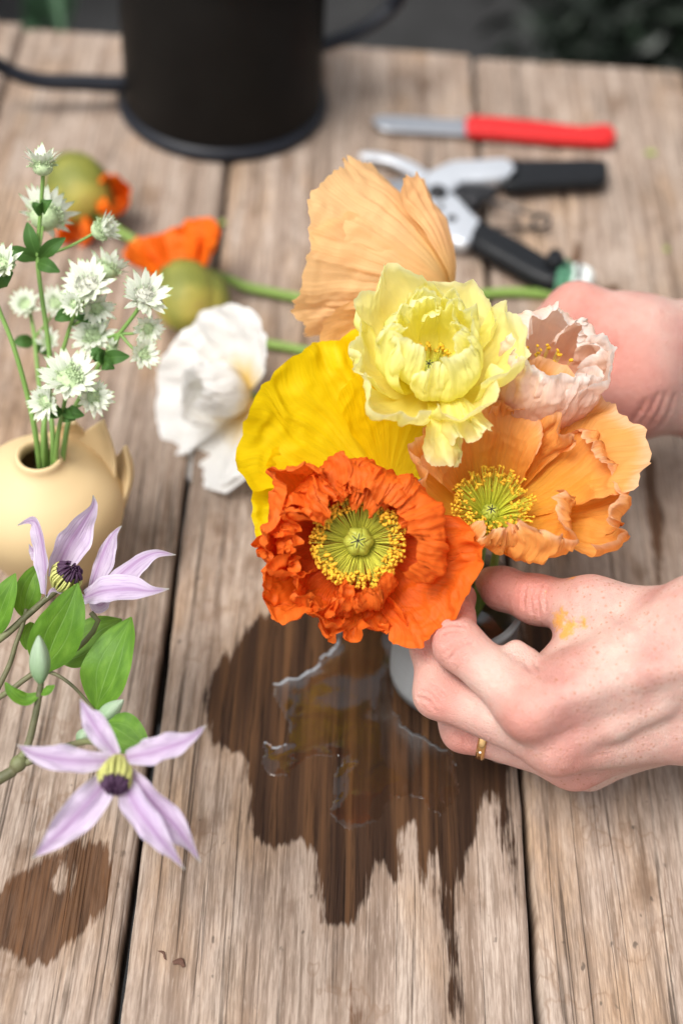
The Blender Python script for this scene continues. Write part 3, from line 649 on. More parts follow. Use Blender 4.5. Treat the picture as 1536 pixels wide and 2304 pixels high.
petal(f, MAT_P_ORANGE, 12, 46, .0620, [(0, 4), (.3, 16), (.5, 44), (.7, 104), (.85, 156), (1, 180)], ra=22, rf=1.2, cr=.0030, crf=42, seed=7.9, r0=.006, h0=-.003, rag=.05, **ok)
petal(f, MAT_P_ORANGE, 72, 26, .0560, [(0, 8), (.3, 30), (.5, 62), (.68, 118), (.84, 185), (1, 225)], ra=26, rf=1.6, cr=.0036, crf=50, seed=6.9, r0=.006, h0=-.002, rag=.07, **ok)
petal(f, MAT_P_ORANGE, 236, 40, .0460, [(0, 6), (.4, 20), (.6, 55), (.82, 105), (1, 140)], ra=46, rf=1.7, cr=.0046, crf=52, seed=8.7, r0=.008, h0=-.002, rag=.08, **ok2)
petal(f, MAT_P_ORANGE, 280, 36, .0420, [(0, 4), (.36, 14), (.52, 66), (.75, 118), (1, 150)], ra=32, rf=1.5, cr=.0038, crf=48, seed=9.2, r0=.008, h0=-.001, rag=.07, **ok)
petal(f, MAT_P_ORANGE, 178, 36, .0470, [(0, 6), (.4, 26), (.62, 66), (.82, 110), (1, 140)], ra=46, rf=1.6, cr=.0042, crf=50, seed=10.4, r0=.008, h0=-.001, rag=.07, **ok2)
petal(f, MAT_P_ORANGE, 132, 34, .0520, [(0, 8), (.35, 30), (.58, 76), (.8, 132), (1, 165)], ra=40, rf=1.5, cr=.0038, crf=48, seed=12.6, r0=.008, h0=.0, rag=.06, **ok2)
centre(f, 640, .0085, .0205, .011, 4, podr=.0062, podh=.012, z0=.004, spread=.62, antr=.00082)
pstem(f, m, to_cup(m, -.006, -.004))

# -- 2 apricot poppy, open bowl to the right
m = frame(A(1098, 1168, .632), CV(.04, .42, .86))
f = thing('poppy', 'wide open apricot orange poppy with lime green centre', 'poppy', mat=m, group='poppies held in the bunch')
petal(f, MAT_P_APRI, 40, 44, .075, [(0, 14), (.4, 32), (.75, 40), (1, 34)], ra=24, rf=1.6, cr=.0026, crf=46, seed=12.2, pleat=.0024, rag=.06, tipk=.10)
petal(f, MAT_P_APRI, 102, 60, .054, [(0, 20), (.3, 50), (.7, 58), (1, 40)], ra=24, rf=1.7, cr=.0024, crf=48, seed=13.4, pleat=.0022, rag=.06, h0=-.001)
petal(f, MAT_P_APRI, 6, 36, .078, [(0, 5), (.4, 18), (.7, 34), (.86, 90), (1, 150)], ra=34, rf=1.7, cr=.0028, crf=56, seed=14.6, pleat=.0014, rag=.06, h0=-.001)
petal(f, MAT_P_APRI, 322, 40, .058, [(0, 10), (.35, 34), (.65, 66), (.85, 115), (1, 150)], ra=34, rf=1.7, cr=.0028, crf=58, seed=15.8, rag=.06, h0=-.002)
petal(f, MAT_P_APRI, 272, 40, .044, [(0, 14), (.35, 45), (.65, 75), (.85, 112), (1, 140)], ra=40, rf=1.8, cr=.0032, crf=62, seed=16.9, rag=.06, h0=-.002)
petal(f, MAT_P_APRI, 165, 52, .056, [(0, 15), (.35, 40), (.7, 55), (1, 60)], ra=28, rf=1.8, cr=.0026, crf=52, seed=17.7, rag=.06, h0=-.003)
petal(f, MAT_P_APRI, 66, 30, .060, [(0, 12), (.4, 42), (.75, 58), (1, 100)], ra=34, rf=1.7, cr=.0028, crf=52, seed=18.3, rag=.06, h0=.001, pleat=.0016)
centre(f, 380, .005, .0185, .017, 14, podr=.0042, podh=.007, fmat=MAT_FIL_G, z0=.003, lift=.6, spread=.75, antr=.0007)
pstem(f, m, to_cup(m, .006, -.004))

# -- 3 clear yellow poppy, behind on the left
m = frame(A(872, 1108, .655), CV(.0, .22, .96))
f = thing('poppy', 'bright clear yellow poppy with broad fan-pleated petals', 'poppy', mat=m, group='poppies held in the bunch')
petal(f, MAT_P_YELLOW, 130, 50, .0730, [(0, 5), (.4, 18), (.8, 26), (1, 38)], ra=20, rf=1.8, cr=.0022, crf=42, seed=21.2, pleat=.0040, crs=.4, wob=10, rag=.045, tipk=.05)
petal(f, MAT_P_YELLOW, 70, 52, .062, [(0, 20), (.5, 40), (1, 45)], ra=14, rf=1.5, cr=.0014, crf=45, seed=22.2, pleat=.0014, rag=.04)
petal(f, MAT_P_YELLOW, 196, 40, .0625, [(0, 5), (.4, 12), (.8, 18), (1, 30)], ra=22, rf=1.7, cr=.0022, crf=45, seed=23.2, pleat=.0030, crs=.4, rag=.05, h0=-.004)
petal(f, MAT_P_YELLOW, 300, 55, .050, [(0, 10), (.5, 26), (1, 30)], ra=14, rf=1.5, cr=.0014, crf=45, seed=24.2, pleat=.0012, rag=.04, h0=-.003)
centre(f, 110, .004, .007, .006, 24, podr=.003, podh=.006, z0=.001)
pstem(f, m, to_cup(m, -.010, .006))

# -- 4 peach poppy seen from the side, top of the bunch
m = frame(A(1003, 655, .676), CV(-.88, .34, -.30), xh=CV(.36, .9, 0))
f = thing('poppy', 'peach poppy seen from behind, its pleated petals fanned upwards', 'poppy', mat=m, group='poppies held in the bunch')
pk = dict(ra=13, rf=1.5, cr=.0018, crf=42, pleat=.0034, rag=.07)
for k_, (th, hf, L, pr) in enumerate([(312, 56, .080, [(0, 18), (.22, 46), (.6, 62), (1, 54)]), (238, 52, .074, [(0, 18), (.22, 44), (.6, 60), (1, 48)]), (358, 46, .058, [(0, 8), (.22, 30), (.6, 46), (1, 38)]), (188, 50, .070, [(0, 12), (.22, 34), (.6, 48), (1, 36)]), (95, 60, .060, [(0, 25), (.25, 48), (.6, 64), (1, 52)])]):
    petal(f, MAT_P_PEACH, th, hf, L, pr, seed=31.1 + k_ * 1.7, tipc=.0, h0=-.001 * k_, **pk)
centre(f, 60, .006, .010, .010, 34, podr=.004, podh=.008, z0=.003)
pstem(f, m, to_cup(m, .0, .012))

# -- 5 double pale yellow poppy
m = frame(A(962, 850, .618), CV(.0, .50, .82))
f = thing('poppy', 'double pale lemon yellow poppy with many ruffled petals', 'poppy', mat=m, group='poppies held in the bunch')
n_ = 0
for ring, (cnt, L, hf, pr, h0) in enumerate([(6, .051, 40, [(0, 5), (.3, 22), (.55, 50), (.8, 74), (1, 84)], -.005), (6, .047, 38, [(0, 12), (.3, 45), (.55, 76), (.8, 100), (1, 125)], -.002), (5, .043, 38, [(0, 20), (.3, 58), (.6, 86), (.85, 115), (1, 140)], .001)]):
    for k_ in range(cnt):
        th = 360 / cnt * k_ + ring * 27 + 14 * math.sin(k_ * 3.1 + ring); th %= 360
        if ring == 2 and 220 < th < 330: continue
        n_ += 1; sd_ = 40.3 + n_ * 1.37
        petal(f, MAT_P_PALE, th, hf + 6 * math.sin(n_), L * (1 + .10 * math.sin(n_ * 2.7)), pr, ra=26, rf=1.25, cr=.0028, crf=44, seed=sd_, rag=.055, h0=h0, r0=.004, nu=50, nv=54, wob=12, crs=.16, fine=.00025)
petal(f, MAT_P_PALE, 282, 17, .046, [(0, 20), (.25, 50), (.5, -5), (1, -50)], ra=22, rf=1.4, cr=.0024, crf=55, seed=71.2, rag=.06, h0=-.006, r0=.005, taper=.4)
petal(f, MAT_P_PALE, 298, 18, .042, [(0, 25), (.3, 48), (.55, 15), (1, -20)], ra=36, rf=1.4, cr=.0026, crf=60, seed=72.9, rag=.06, h0=-.004, r0=.005, taper=.3)
centre(f, 110, .005, .0105, .010, 44, podr=.0042, podh=.008, z0=.002)
pstem(f, m, to_cup(m, .004, .008))

# -- 6 blush pink cup
m = frame(A(1188, 932, .646), CV(.18, .56, .68))
f = thing('poppy', 'blush pink half-closed poppy cup with crinkled pale rim', 'poppy', mat=m, group='poppies held in the bunch')
for k_, (th, hf, L) in enumerate([(262, 60, .056), (345, 56, .058), (178, 56, .060), (85, 60, .066), (312, 46, .052), (38, 46, .062), (222, 44, .056)]):
    back = 30 < th < 140
    petal(f, MAT_P_PINK, th, hf, L, [(0, 12), (.22, 40), (.45, 74), (.7, 92), (.88, 100 if not back else 130), (1, 104 if not back else 185)], ra=22, rf=1.6, cr=.0026, crf=56, seed=81.3 + k_ * 1.9, rag=.05, h0=-.001 * (k_ % 3), r0=.004, fine=.0005, crs=.14)
centre(f, 170, .006, .0150, .027, 54, podr=.0042, podh=.007, z0=.003)
pstem(f, m, to_cup(m, .012, .006))

# ================================================================== flowers lying on the table
def sepal_cap(parent, c, ax, r, L, span, open_dir, seed, mat=None):
    """one boat-shaped bud sepal: part of an ellipsoid shell"""
    ax = nrmz(np.asarray(ax, float)); o = np.asarray(open_dir, float); o = nrmz(o - ax * (o @ ax)); y = np.cross(ax, o)
    u = np.linspace(.02, math.pi - .02, 34)[:, None]; a = np.linspace(-span, span, 40)[None]
    rr = r * np.sin(u) ** .85 * (1 + .04 * pn(np.cos(a) * 2 + seed, u * 2))
    P = np.asarray(c) + (rr * np.cos(a))[..., None] * o + (rr * np.sin(a))[..., None] * y + (-L * np.cos(u) * np.ones_like(a))[..., None] * ax
    Q = np.asarray(c) + (P - np.asarray(c)) * .955
    mb = MB(); mb.grid(P); mb.grid(Q[:, ::-1]); return obj('sepal', mb.mesh('sepal'), mat or MAT_SEPAL, parent)
def bristles(parent, c, ax, r, L, n, seed, side):
    rs = np.random.RandomState(seed); mb = MB(); ax = nrmz(np.asarray(ax, float))
    for i in range(n):
        d = nrmz(rs.normal(size=3)); t = d @ ax; perp = d - ax * t
        if d @ np.asarray(side) < -.2: continue
        p = np.asarray(c) + perp * r + ax * t * L
        mb.grid(tube_grid([p, p + d * .0022 + rs.normal(size=3) * .0004], [.00016, .00005], 3, 3, caps=False), True)
    obj('bristles', mb.mesh('bristles'), MAT_SEPAL, parent, kind='stuff')
def lie_stem(parent, m_, pts, r): return pstem(parent, m_, [T(x, y, h_) for x, y, h_ in pts], r)

# bud with orange petals pushing out, farther one
c1 = T(175, 425, .022); ax = nrmz(T(150, 340, .022) - T(215, 500, .014)); m = frame(c1, (0, 0, 1), (1, 0, 0))
f = thing('poppy_bud', 'large olive green poppy bud with an orange petal tip, farther from the cup', 'poppy bud', mat=m, group='poppy buds lying on the boards')
axl = ax; up = np.array([0, 0, 1.])
sepal_cap(f, (0, 0, 0), axl, .0205, .026, 1.75, (-.35, -.55, .75), 1.1)
sepal_cap(f, (.004, .002, -.003), axl, .0185, .024, 1.25, (.9, .3, -.3), 2.1)
bristles(f, (0, 0, 0), axl, .0205, .026, 420, 3, (-.3, -.5, .7))
def tuft(root, m_, c, n, spec, seed, **kw):
    q = m_.inverted() @ frame(c, n)
    for k_, (th, hf, L, pr) in enumerate(spec):
        o = petal(root, MAT_P_BUDOR, th, hf, L, pr, ra=24, rf=1.5, cr=.0024, crf=60, seed=seed + k_ * 2.1, nu=36, nv=40, **kw); o.matrix_local = q
cupp = [(0, 20), (.3, 45), (.6, 80), (1, 120)]
tuft(f, m, T(236, 462, .016), CV(.45, .25, .75), [(90, 60, .026, cupp), (0, 60, .024, cupp), (270, 60, .026, cupp), (45, 40, .020, cupp)], 101.2)
tuft(f, m, T(180, 492, .012), CV(-.1, -.75, .5), [(0, 60, .022, cupp), (180, 60, .022, cupp), (270, 60, .020, cupp)], 106.3)
P, U, V2 = strip_grid(to_local(m, [T(232, 480, .012), T(262, 470, .014), T(296, 448, .012)]), [.002, .0045, .0005], (0, -.3, 1), cup=.3)
obj('sepal', MB().grid(P, pu=U, pv=V2).mesh('sepal'), MAT_SEPAL, f)
lie_stem(f, m, [(205, 480, .016), (240, 500, .013), (300, 540, .008), (365, 580, .005), (440, 660, .004), (500, 725, .004), (556, 762, .004), (640, 780, .004), (730, 797, .004), (860, 812, .004), (1000, 815, .004), (1200, 800, .004), (1420, 790, .004), (1700, 800, .004)], .0029)
# nearer bud
c2 = T(425, 655, .021); ax2 = nrmz(T(350, 640, .02) - T(490, 650, .012)); m = frame(c2, (0, 0, 1), (1, 0, 0))
f = thing('poppy_bud', 'olive green poppy bud with orange petals above it, behind the white poppy', 'poppy bud', mat=m, group='poppy buds lying on the boards')
sepal_cap(f, (-.001, -.006, 0), nrmz(np.array([-.25, .9, .25])), .0195, .024, 1.7, (.2, -.6, .75), 4.1)
sepal_cap(f, (.009, -.003, -.004), nrmz(np.array([-.15, .95, .2])), .0160, .021, 1.5, (.9, .1, .2), 5.1)
bristles(f, (-.001, -.006, 0), nrmz(np.array([-.25, .9, .25])), .0195, .024, 420, 7, (.2, -.6, .7))
fan = [(0, 15), (.3, 35), (.6, 52), (1, 60)]
tuft(f, m, T(412, 634, .020), CV(-.15, .80, .50), [(30, 50, .036, fan), (95, 50, .034, [(0, 30), (.5, 60), (1, 80)]), (160, 50, .040, fan), (60, 30, .042, fan), (120, 34, .034, fan), (250, 60, .022, cupp), (300, 50, .022, cupp)], 111.7)
lie_stem(f, m, [(455, 625, .016), (492, 618, .012), (540, 642, .008), (610, 658, .005), (680, 672, .004), (745, 684, .004), (880, 690, .004), (1010, 672, .004), (1130, 658, .004), (1230, 662, .004), (1380, 675, .004), (1536, 702, .004), (1750, 730, .004)], .0031)
# white poppy on its side
m = frame(T(545, 893, .026), CV(-.70, .05, .70), xh=CV(.05, .95, .1))
f = thing('poppy', 'white poppy lying on its side on the boards', 'poppy', mat=m)
for k_, (th, hf, L, pr) in enumerate([(4, 64, .049, [(0, 8), (.25, 14), (.6, 26), (1, 18)]), (180, 64, .052, [(0, 8), (.25, 14), (.6, 26), (1, 14)]), (214, 50, .056, [(0, 8), (.25, 16), (.6, 30), (1, 24)]), (92, 62, .050, [(0, 10), (.3, 24), (.6, 30), (1, 40)]), (285, 60, .042, [(0, 25), (.25, 66), (.6, 92), (1, 118)]), (235, 54, .042, [(0, 25), (.25, 66), (.6, 92), (1, 122)]), (325, 54, .043, [(0, 25), (.25, 60), (.6, 88), (1, 118)]), (120, 54, .040, [(0, 25), (.3, 52), (.6, 78), (1, 112)]), (40, 54, .040, [(0, 25), (.3, 52), (.6, 78), (1, 112)]), (262, 50, .034, [(0, 40), (.3, 80), (.6, 108), (1, 135)]), (180, 50, .036, [(0, 32), (.3, 64), (.6, 95), (1, 130)]), (0, 50, .036, [(0, 32), (.3, 64), (.6, 95), (1, 130)])]):
    petal(f, MAT_P_WHITE, th, hf, L, pr, ra=20, rf=1.6, cr=.0024, crf=46, seed=121.3 + k_ * 1.9, rag=.035, tipk=.06, r0=.004, h0=-.001 * (k_ % 3), pleat=.0006, nu=40, nv=44, wob=5, fine=.0001)
centre(f, 60, .006, .011, .014, 64, podr=.004, podh=.008, z0=.003)
MAT_YELLOWBASE = simple('yellow_calyx', (.66, .50, .02), .6, .2, 200)
cal = obj('calyx', MB().grid(lathe_grid([(0, -.006), (.003, -.005), (.0058, -.0015), (.0085, .002), (.0090, .0035), (.006, .0035)], 24), True).mesh('calyx'), MAT_YELLOWBASE, f)
lie_stem(f, m, [(556, 893, .020), (600, 896, .015), (660, 890, .007), (760, 880, .004), (900, 880, .004), (1100, 890, .004), (1300, 900, .004)], .0026)

# ================================================================== astrantia sprays in the cream vase
s = NT('astrantia_bract'); u_ = s.attr('pu'); fine = s.noise(s.xyz(s.math('MULTIPLY', s.attr('pv'), 4.), s.math('MULTIPLY', u_, .6), 0.), 1.5, 2)
bc = s.ramp(u_, [(0., (.55, .66, .38)), (.35, (.80, .83, .72)), (.8, (.82, .84, .76)), (.93, (.50, .62, .36)), (1., (.14, .30, .09))])
bc = s.mix(s.math('MULTIPLY', s.step(fine, .55, .42), .35), bc, (.42, .56, .30))
a_ = s.bsdf(bc, .6); tr = s.n('BsdfTranslucent'); s.set(tr.inputs[0], bc); mx = s.n('MixShader'); mx.inputs[0].default_value = .35
s.t.links.new(a_, mx.inputs[1]); s.t.links.new(tr.outputs[0], mx.inputs[2]); MAT_BRACT = s.done(mx.outputs[0])
MAT_FLORET = simple('astrantia_floret', (.42, .53, .30), .7, .55, 9)
MAT_PIN = simple('astrantia_pin', (.50, .50, .42), .7, .5, 9)
s = NT('astrantia_stem'); MAT_ASTEM = s.done(s.bsdf(s.mix(s.noise(s.coord(), 40, 3), (.12, .24, .045), (.22, .36, .09)), .5))
MAT_ALEAF = sheet_mat('astrantia_leaf', (.07, .16, .03), (.06, .15, .035), trans=.3, vein=.1, vfreq=8, midrib=.5)
_bp, _bu, _bv = strip_grid([(.22, 0, .0), (.55, 0, .10), (1.0, 0, .14)], [.06, .10, .125, .13, .105, .05, .004], (0, 0, 1), cup=-.25, fold=.15, n=14, m=5)
BRACT_ME = MB().grid(_bp, pu=_bu, pv=_bv).mesh('bract'); BRACT_ME.materials.append(MAT_BRACT)
def dome_mesh(seed):
    rs = np.random.RandomState(seed); mb = MB()
    mb.grid(ball((0, 0, .0), .40, (0, 0, 1), .75, 16, 8), True)
    for i in range(110):
        d = nrmz(rs.normal(size=3)); d[2] = abs(d[2]) * .9 + .12; d = nrmz(d); p = d * np.array([.40, .40, .29]); q = p + d * rs.uniform(.05, .20)
        mb.grid(tube_grid([p, q], [.012, .010], 3, 4, caps=False), True); mb.grid(ball(q, rs.uniform(.026, .042), d, 1.1, 5, 4), True)
    return mb.mesh('flower_head')
DOMES = []
for sd in (1, 2, 3):
    me = dome_mesh(sd); me.materials.append(MAT_FLORET); DOMES.append(me)
pinned = dome_mesh(9); pinned.materials.append(MAT_PIN)
_hc = [0]
def head(parent, m_root, px, py, z, rpx, n, nb=15, close=0., dome=None):
    _hc[0] += 1; rs = np.random.RandomState(_hc[0] * 13)
    c = A(px, py, z); r = 1.25 * rpx * z / FPX; mm = frame(c, CV(*n))
    rot = Matrix.Rotation(rs.uniform(0, 6.28), 4, 'Z')
    o = obj('flower_head', DOMES[_hc[0] % 3] if dome is None else dome, None, parent)
    o.matrix_local = m_root.inverted() @ mm @ rot @ Matrix.Scale(r, 4)
    for k in range(nb):
        b = obj('bract', BRACT_ME, None, o)
        tilt = -R(16 + close * 45 + (k % 2) * 9 + rs.normal() * 7)
        b.matrix_local = Matrix.Rotation(2 * math.pi * k / nb + rs.normal() * .05, 4, 'Z') @ Matrix.Rotation(tilt, 4, 'Y') @ Matrix.Diagonal((rs.uniform(.86, 1.08), rs.uniform(.9, 1.15), 1, 1))
    return c, mm
def astem(parent, m_root, pts, r0=.0013, r1=.0008):
    w_ = [A(*p) if isinstance(p, tuple) else np.asarray(p) for p in pts]
    me = MB().grid(tube_grid(to_local(m_root, w_), [r0, (r0 + r1) / 2, r1], 30, 8), True).mesh('stem'); return obj('stem', me, MAT_ASTEM, parent)
def aleaf(parent, m_root, a_, b_, z, wd, seed, z2=None):
    p0 = A(*a_, z); p1 = A(*b_, z2 or z - .004); mid = (p0 + p1) / 2 + BACK * .003
    P, U, V2 = strip_grid(to_local(m_root, [p0, mid, p1]), [.0006, wd, wd * .9, .0003], to_local(m_root, [np.array(m_root.translation) + BACK + RIGHT * math.sin(seed) * .8])[0], fold=.35, n=16, m=7)
    obj('leaf', MB().grid(P, pu=U, pv=V2).mesh('leaf'), MAT_ALEAF, parent)
VM = vb + np.array([0, 0, VH]); VZ = depth(VM)
def vin(dx, dy, dz=-.055): return VM + np.array([dx, dy, dz])
def root_at(label):
    m_ = frame(VM, (0, 0, 1), (1, 0, 0)); return thing('astrantia', label, 'flower', mat=m_, group='astrantia stems in the cream vase'), m_
zz = VZ - .004
G = [
 ('astrantia stem leaning left out of the vase with a half-open white head', [(-.004, -.004)], [(84, 1000, zz), (60, 880, zz - .01), (28, 770, zz - .018), (-4, 690, zz - .022), (-14, 640, zz - .026), (4, 612, zz - .03)], [(10, 598, zz - .034, 46, (-.2, .25, .9), .2)], [((-8, 640), (38, 575)), ((-10, 650), (30, 612)), ((-14, 660), (-40, 600))]),
 ('tallest astrantia spray with three pale heads above dark green leaves', [(-.002, .004)], [(98, 1000, zz), (106, 900, zz), (112, 800, zz - .004), (98, 690, zz - .010), (85, 580, zz - .016), (92, 480, zz - .022), (97, 402, zz - .028)],
   [(97, 378, zz - .032, 47, (0, .9, .32), .35), (100, 492, zz - .004, 64, (.12, .62, -.45), .1), (222, 520, zz - .012, 42, (.86, .25, .25), .5)], [((85, 580), (62, 500)), ((88, 582), (148, 535)), ((84, 584), (14, 560)), ((86, 590), (135, 612)), ((96, 480), (78, 455)), ((98, 478), (118, 450))]),
 ('short astrantia stem with a broad open head just over the vase mouth', [(.003, -.005)], [(128, 1010, zz - .002), (134, 960, zz - .010), (142, 925, zz - .014), (150, 885, zz - .018)],
   [(156, 858, zz - .024, 66, (.05, .42, .88), 0.), (108, 905, zz - .022, 40, (-.35, -.15, .9), .1), (208, 893, zz - .020, 42, (.4, -.1, .88), .15)], [((140, 925), (95, 930)), ((142, 925), (190, 935)), ((145, 930), (170, 945))]),
 ('astrantia stem with a crowded cluster of heads, one with a pink centre', [(.001, .002)], [(120, 1000, zz), (112, 900, zz + .004), (118, 850, zz + .002), (140, 795, zz - .004), (158, 735, zz - .010), (170, 705, zz - .014)],
   [(204, 648, zz - .020, 60, (-.25, .35, .88), 0.), (240, 612, zz - .008, 46, (.35, .8, -.3), .1), (172, 685, zz - .026, 34, (-.3, -.1, .9), .3), (216, 690, zz - .016, 40, (.3, -.5, .8), .2)], [((168, 705), (124, 720)), ((168, 708), (232, 722)), ((170, 700), (205, 715))]),
 ('astrantia stem branching to the right with green-centred open heads', [(.005, .002)], [(146, 1000, zz), (156, 945, zz), (175, 905, zz - .002), (214, 838, zz - .008), (236, 800, zz - .010), (270, 750, zz - .016), (300, 712, zz - .020)],
   [(326, 672, zz - .026, 56, (.3, .35, .88), 0.), (332, 738, zz - .016, 36, (.25, -.4, .85), .15), (214, 757, zz - .008, 48, (.0, .15, .98), 0.), (320, 797, zz - .018, 36, (.4, -.05, .9), .1), (254, 783, zz - .014, 22, (.1, .5, .8), .9)], [((232, 806), (206, 785)), ((234, 808), (292, 802)), ((232, 812), (258, 830)), ((236, 806), (215, 800))]),
 ('astrantia stem with the faint heads farthest behind in the vase', [(-.004, .005)], [(104, 1000, zz + .004), (88, 860, zz + .02), (78, 760, zz + .03), (70, 710, zz + .035)],
   [(62, 690, zz + .034, 36, (-.2, .3, .9), .1), (128, 688, zz + .036, 38, (.1, .3, .9), .1), (110, 770, zz + .03, 30, (.1, .2, .9), .2)], [((78, 770), (30, 770)), ((80, 775), (120, 800))]),
]
for gi, (label, ins, st, hds, lvs) in enumerate(G):
    t, m_ = root_at(label)
    hp_ = hds[0]; astem(t, m_, [vin(ins[0][0] * .4, ins[0][1] * .4)] + st + [A(hp_[0], hp_[1], hp_[2]) - CV(*hp_[4]) * .0005], .0016, .0009)
    node = st[-2] if gi in (2, 3, 4, 5) else st[-3]
    for k, (px, py, z, rp, n, cl) in enumerate(hds):
        head(t, m_, px, py, z, rp, n, 26 if rp > 30 else 13, cl, pinned if (gi, k) in ((3, 0), (4, 0)) else None)
        if k: astem(t, m_, [node, ((node[0] + px) / 2, (node[1] + py) / 2 + 6, (node[2] + z) / 2), A(px, py, z) - CV(*n) * .001], .0008, .0006)
    for k, (a1, b1) in enumerate(lvs): aleaf(t, m_, a1, b1, st[-1][2] + .002 if gi != 1 or k > 3 else st[4][2], .0036, k * 2.1)

# ================================================================== clematis
s = NT('clematis_sepal'); u_ = s.attr('pu'); v_ = s.attr('pv')
fine = s.noise(s.xyz(s.math('MULTIPLY', v_, 9.), s.math('MULTIPLY', u_, 2.5), 0.), 1., 4, .6)
cc = s.ramp(s.math('ABSOLUTE', v_), [(0., (.46, .29, .50)), (.15, (.60, .46, .66)), (.5, (.69, .58, .75)), (1., (.74, .66, .80))])
cc = s.mix(s.step(u_, .90, 1.0), cc, (.70, .72, .62)); cc = s.mix(s.math('MULTIPLY', s.step(fine, .55, .35), .45), cc, (.36, .20, .46))
nr = s.bump(fine, .9, .0009); a_ = s.bsdf(cc, .6, nr, Specular_IOR_Level=.25); tr = s.n('BsdfTranslucent'); s.set(tr.inputs[0], cc); mx = s.n('MixShader'); mx.inputs[0].default_value = .35
s.t.links.new(a_, mx.inputs[1]); s.t.links.new(tr.outputs[0], mx.inputs[2]); MAT_CSEP = s.done(mx.outputs[0])
s = NT('clematis_leaf'); u_ = s.attr('pu'); v_ = s.attr('pv'); av = s.math('ABSOLUTE', v_)
side = s.math('SUBTRACT', s.math('MULTIPLY', u_, 9.), s.math('MULTIPLY', av, 3.2)); vn = s.math('ABSOLUTE', s.math('SUBTRACT', s.math('FRACT', s.math('ADD', side, s.math('MULTIPLY', s.noise(s.xyz(v_, u_, 0.), 4., 2), .7))), .5))
long_ = s.math('ABSOLUTE', s.math('SUBTRACT', av, s.math('MULTIPLY', s.math('SINE', s.math('MULTIPLY', u_, 3.14)), .42)))
veins = s.math('MAXIMUM', s.math('MULTIPLY', s.step(vn, .05, .0), .30), s.math('MAXIMUM', s.step(av, .045, .0), s.math('MULTIPLY', s.step(long_, .04, .0), .7)))
lc = s.ramp(s.noise(s.xyz(s.math('MULTIPLY', v_, 2.), s.math('MULTIPLY', u_, 3.), s.attr('ps')), 1.4, 4), [(.3, (.070, .185, .016)), (.55, (.115, .27, .024)), (.75, (.17, .34, .04))])
lc = s.mix(s.math('MULTIPLY', veins, .45), lc, (.26, .42, .13))
nr = s.bump(s.math('SUBTRACT', s.noise(s.xyz(s.math('MULTIPLY', v_, 30.), s.math('MULTIPLY', u_, 40.), 0.), 1., 3), veins), .35, .0006)
a_ = s.bsdf(lc, .45, nr, Specular_IOR_Level=.35); tr = s.n('BsdfTranslucent'); s.set(tr.inputs[0], s.mix(.5, lc, (.30, .50, .03))); mx = s.n('MixShader'); mx.inputs[0].default_value = .34
s.t.links.new(a_, mx.inputs[1]); s.t.links.new(tr.outputs[0], mx.inputs[2]); MAT_CLEAF = s.done(mx.outputs[0])
s = NT('clematis_stem'); MAT_CSTEM = s.done(s.bsdf(s.ramp(s.noise(s.coord(), 70, 4), [(.3, (.055, .060, .022)), (.5, (.12, .115, .055)), (.75, (.17, .20, .075))]), .6, s.bump(s.noise(s.coord(), 500, 3), .4, .001)))
MAT_CBUD = sheet_mat('clematis_bud', (.20, .34, .16), (.40, .50, .36), trans=.1, vein=.25, vfreq=9, bump=.5)
MAT_CANTH_Y = simple('clematis_stamen', (.48, .48, .15), .6, .25, 300)
MAT_CANTH_P = simple('clematis_anther', (.045, .012, .045), .6, .4, 300)
CZ = .60
# a small glass-green bottle outside the picture on the left carries both stems
MAT_BOTTLE = simple('sage_ceramic', (.24, .30, .24), .4, .1, 60)
bb = np.array([-.215, .345, TOP])
bot = thing('bottle_vase', 'small sage green bottle vase left of the clematis', 'vase', bb)
obj('body', MB().grid(lathe_grid(spline(np.array([(0, 0, 0), (.024, 0, 0), (.027, .004, 0), (.029, .02, 0), (.027, .04, 0), (.016, .055, 0), (.0095, .065, 0), (.009, .078, 0), (.0105, .083, 0), (.0085, .083, 0), (.007, .076, 0), (.008, .064, 0), (.02, .045, 0), (.024, .02, 0), (.02, .006, 0), (0, .005, 0)]), 90)[:, :2].clip(0), 64), True).mesh('body'), MAT_BOTTLE, bot)
BM = bb + np.array([0, 0, .083])
def croot(label):
    m_ = frame(BM, (0, 0, 1), (1, 0, 0)); return thing('clematis', label, 'flower', mat=m_, group='clematis stems'), m_
def cst(parent, m_, pts, r, name='stem'):
    w_ = [A(*p) if isinstance(p, tuple) else np.asarray(p) for p in pts]
    return obj(name, MB().grid(tube_grid(to_local(m_, w_), r, 40, 10), True).mesh(name), MAT_CSTEM, parent)
def loc_dir(m_, d): return to_local(m_, [np.array(m_.translation) + d])[0]
def cleaf(parent, m_, pts, wd, nrm, fold=.22, ruf=.10, seed=0., twist=0., cup=0.):
    P, U, V2 = strip_grid(to_local(m_, [A(*p) for p in pts]), [.0008, wd * .62, wd * .94, wd, wd * .93, wd * .75, wd * .48, .0003], loc_dir(m_, CV(*nrm)), fold=fold, ruf=ruf, rfreq=4, n=40, m=21, seed=seed, twist=twist, cup=cup)
    return obj('leaf', MB().grid(P, pu=U, pv=V2, ps=np.full(U.shape, seed * 3.3)).mesh('leaf'), MAT_CLEAF, parent)
def csep(parent, m_, pts, wd, nrm, cup=.35, fold=-.05, ruf=.35, seed=0., twist=0.):
    P, U, V2 = strip_grid(to_local(m_, [A(*p) for p in pts]), [wd * .42, wd * .72, wd * .95, wd, wd * .9, wd * .62, wd * .26, .0002], loc_dir(m_, CV(*nrm)), cup=cup, fold=fold, ruf=ruf, rfreq=5.0, n=48, m=17, seed=seed, twist=twist)
    return obj('petal', MB().grid(P, pu=U, pv=V2).mesh('petal'), MAT_CSEP, parent)
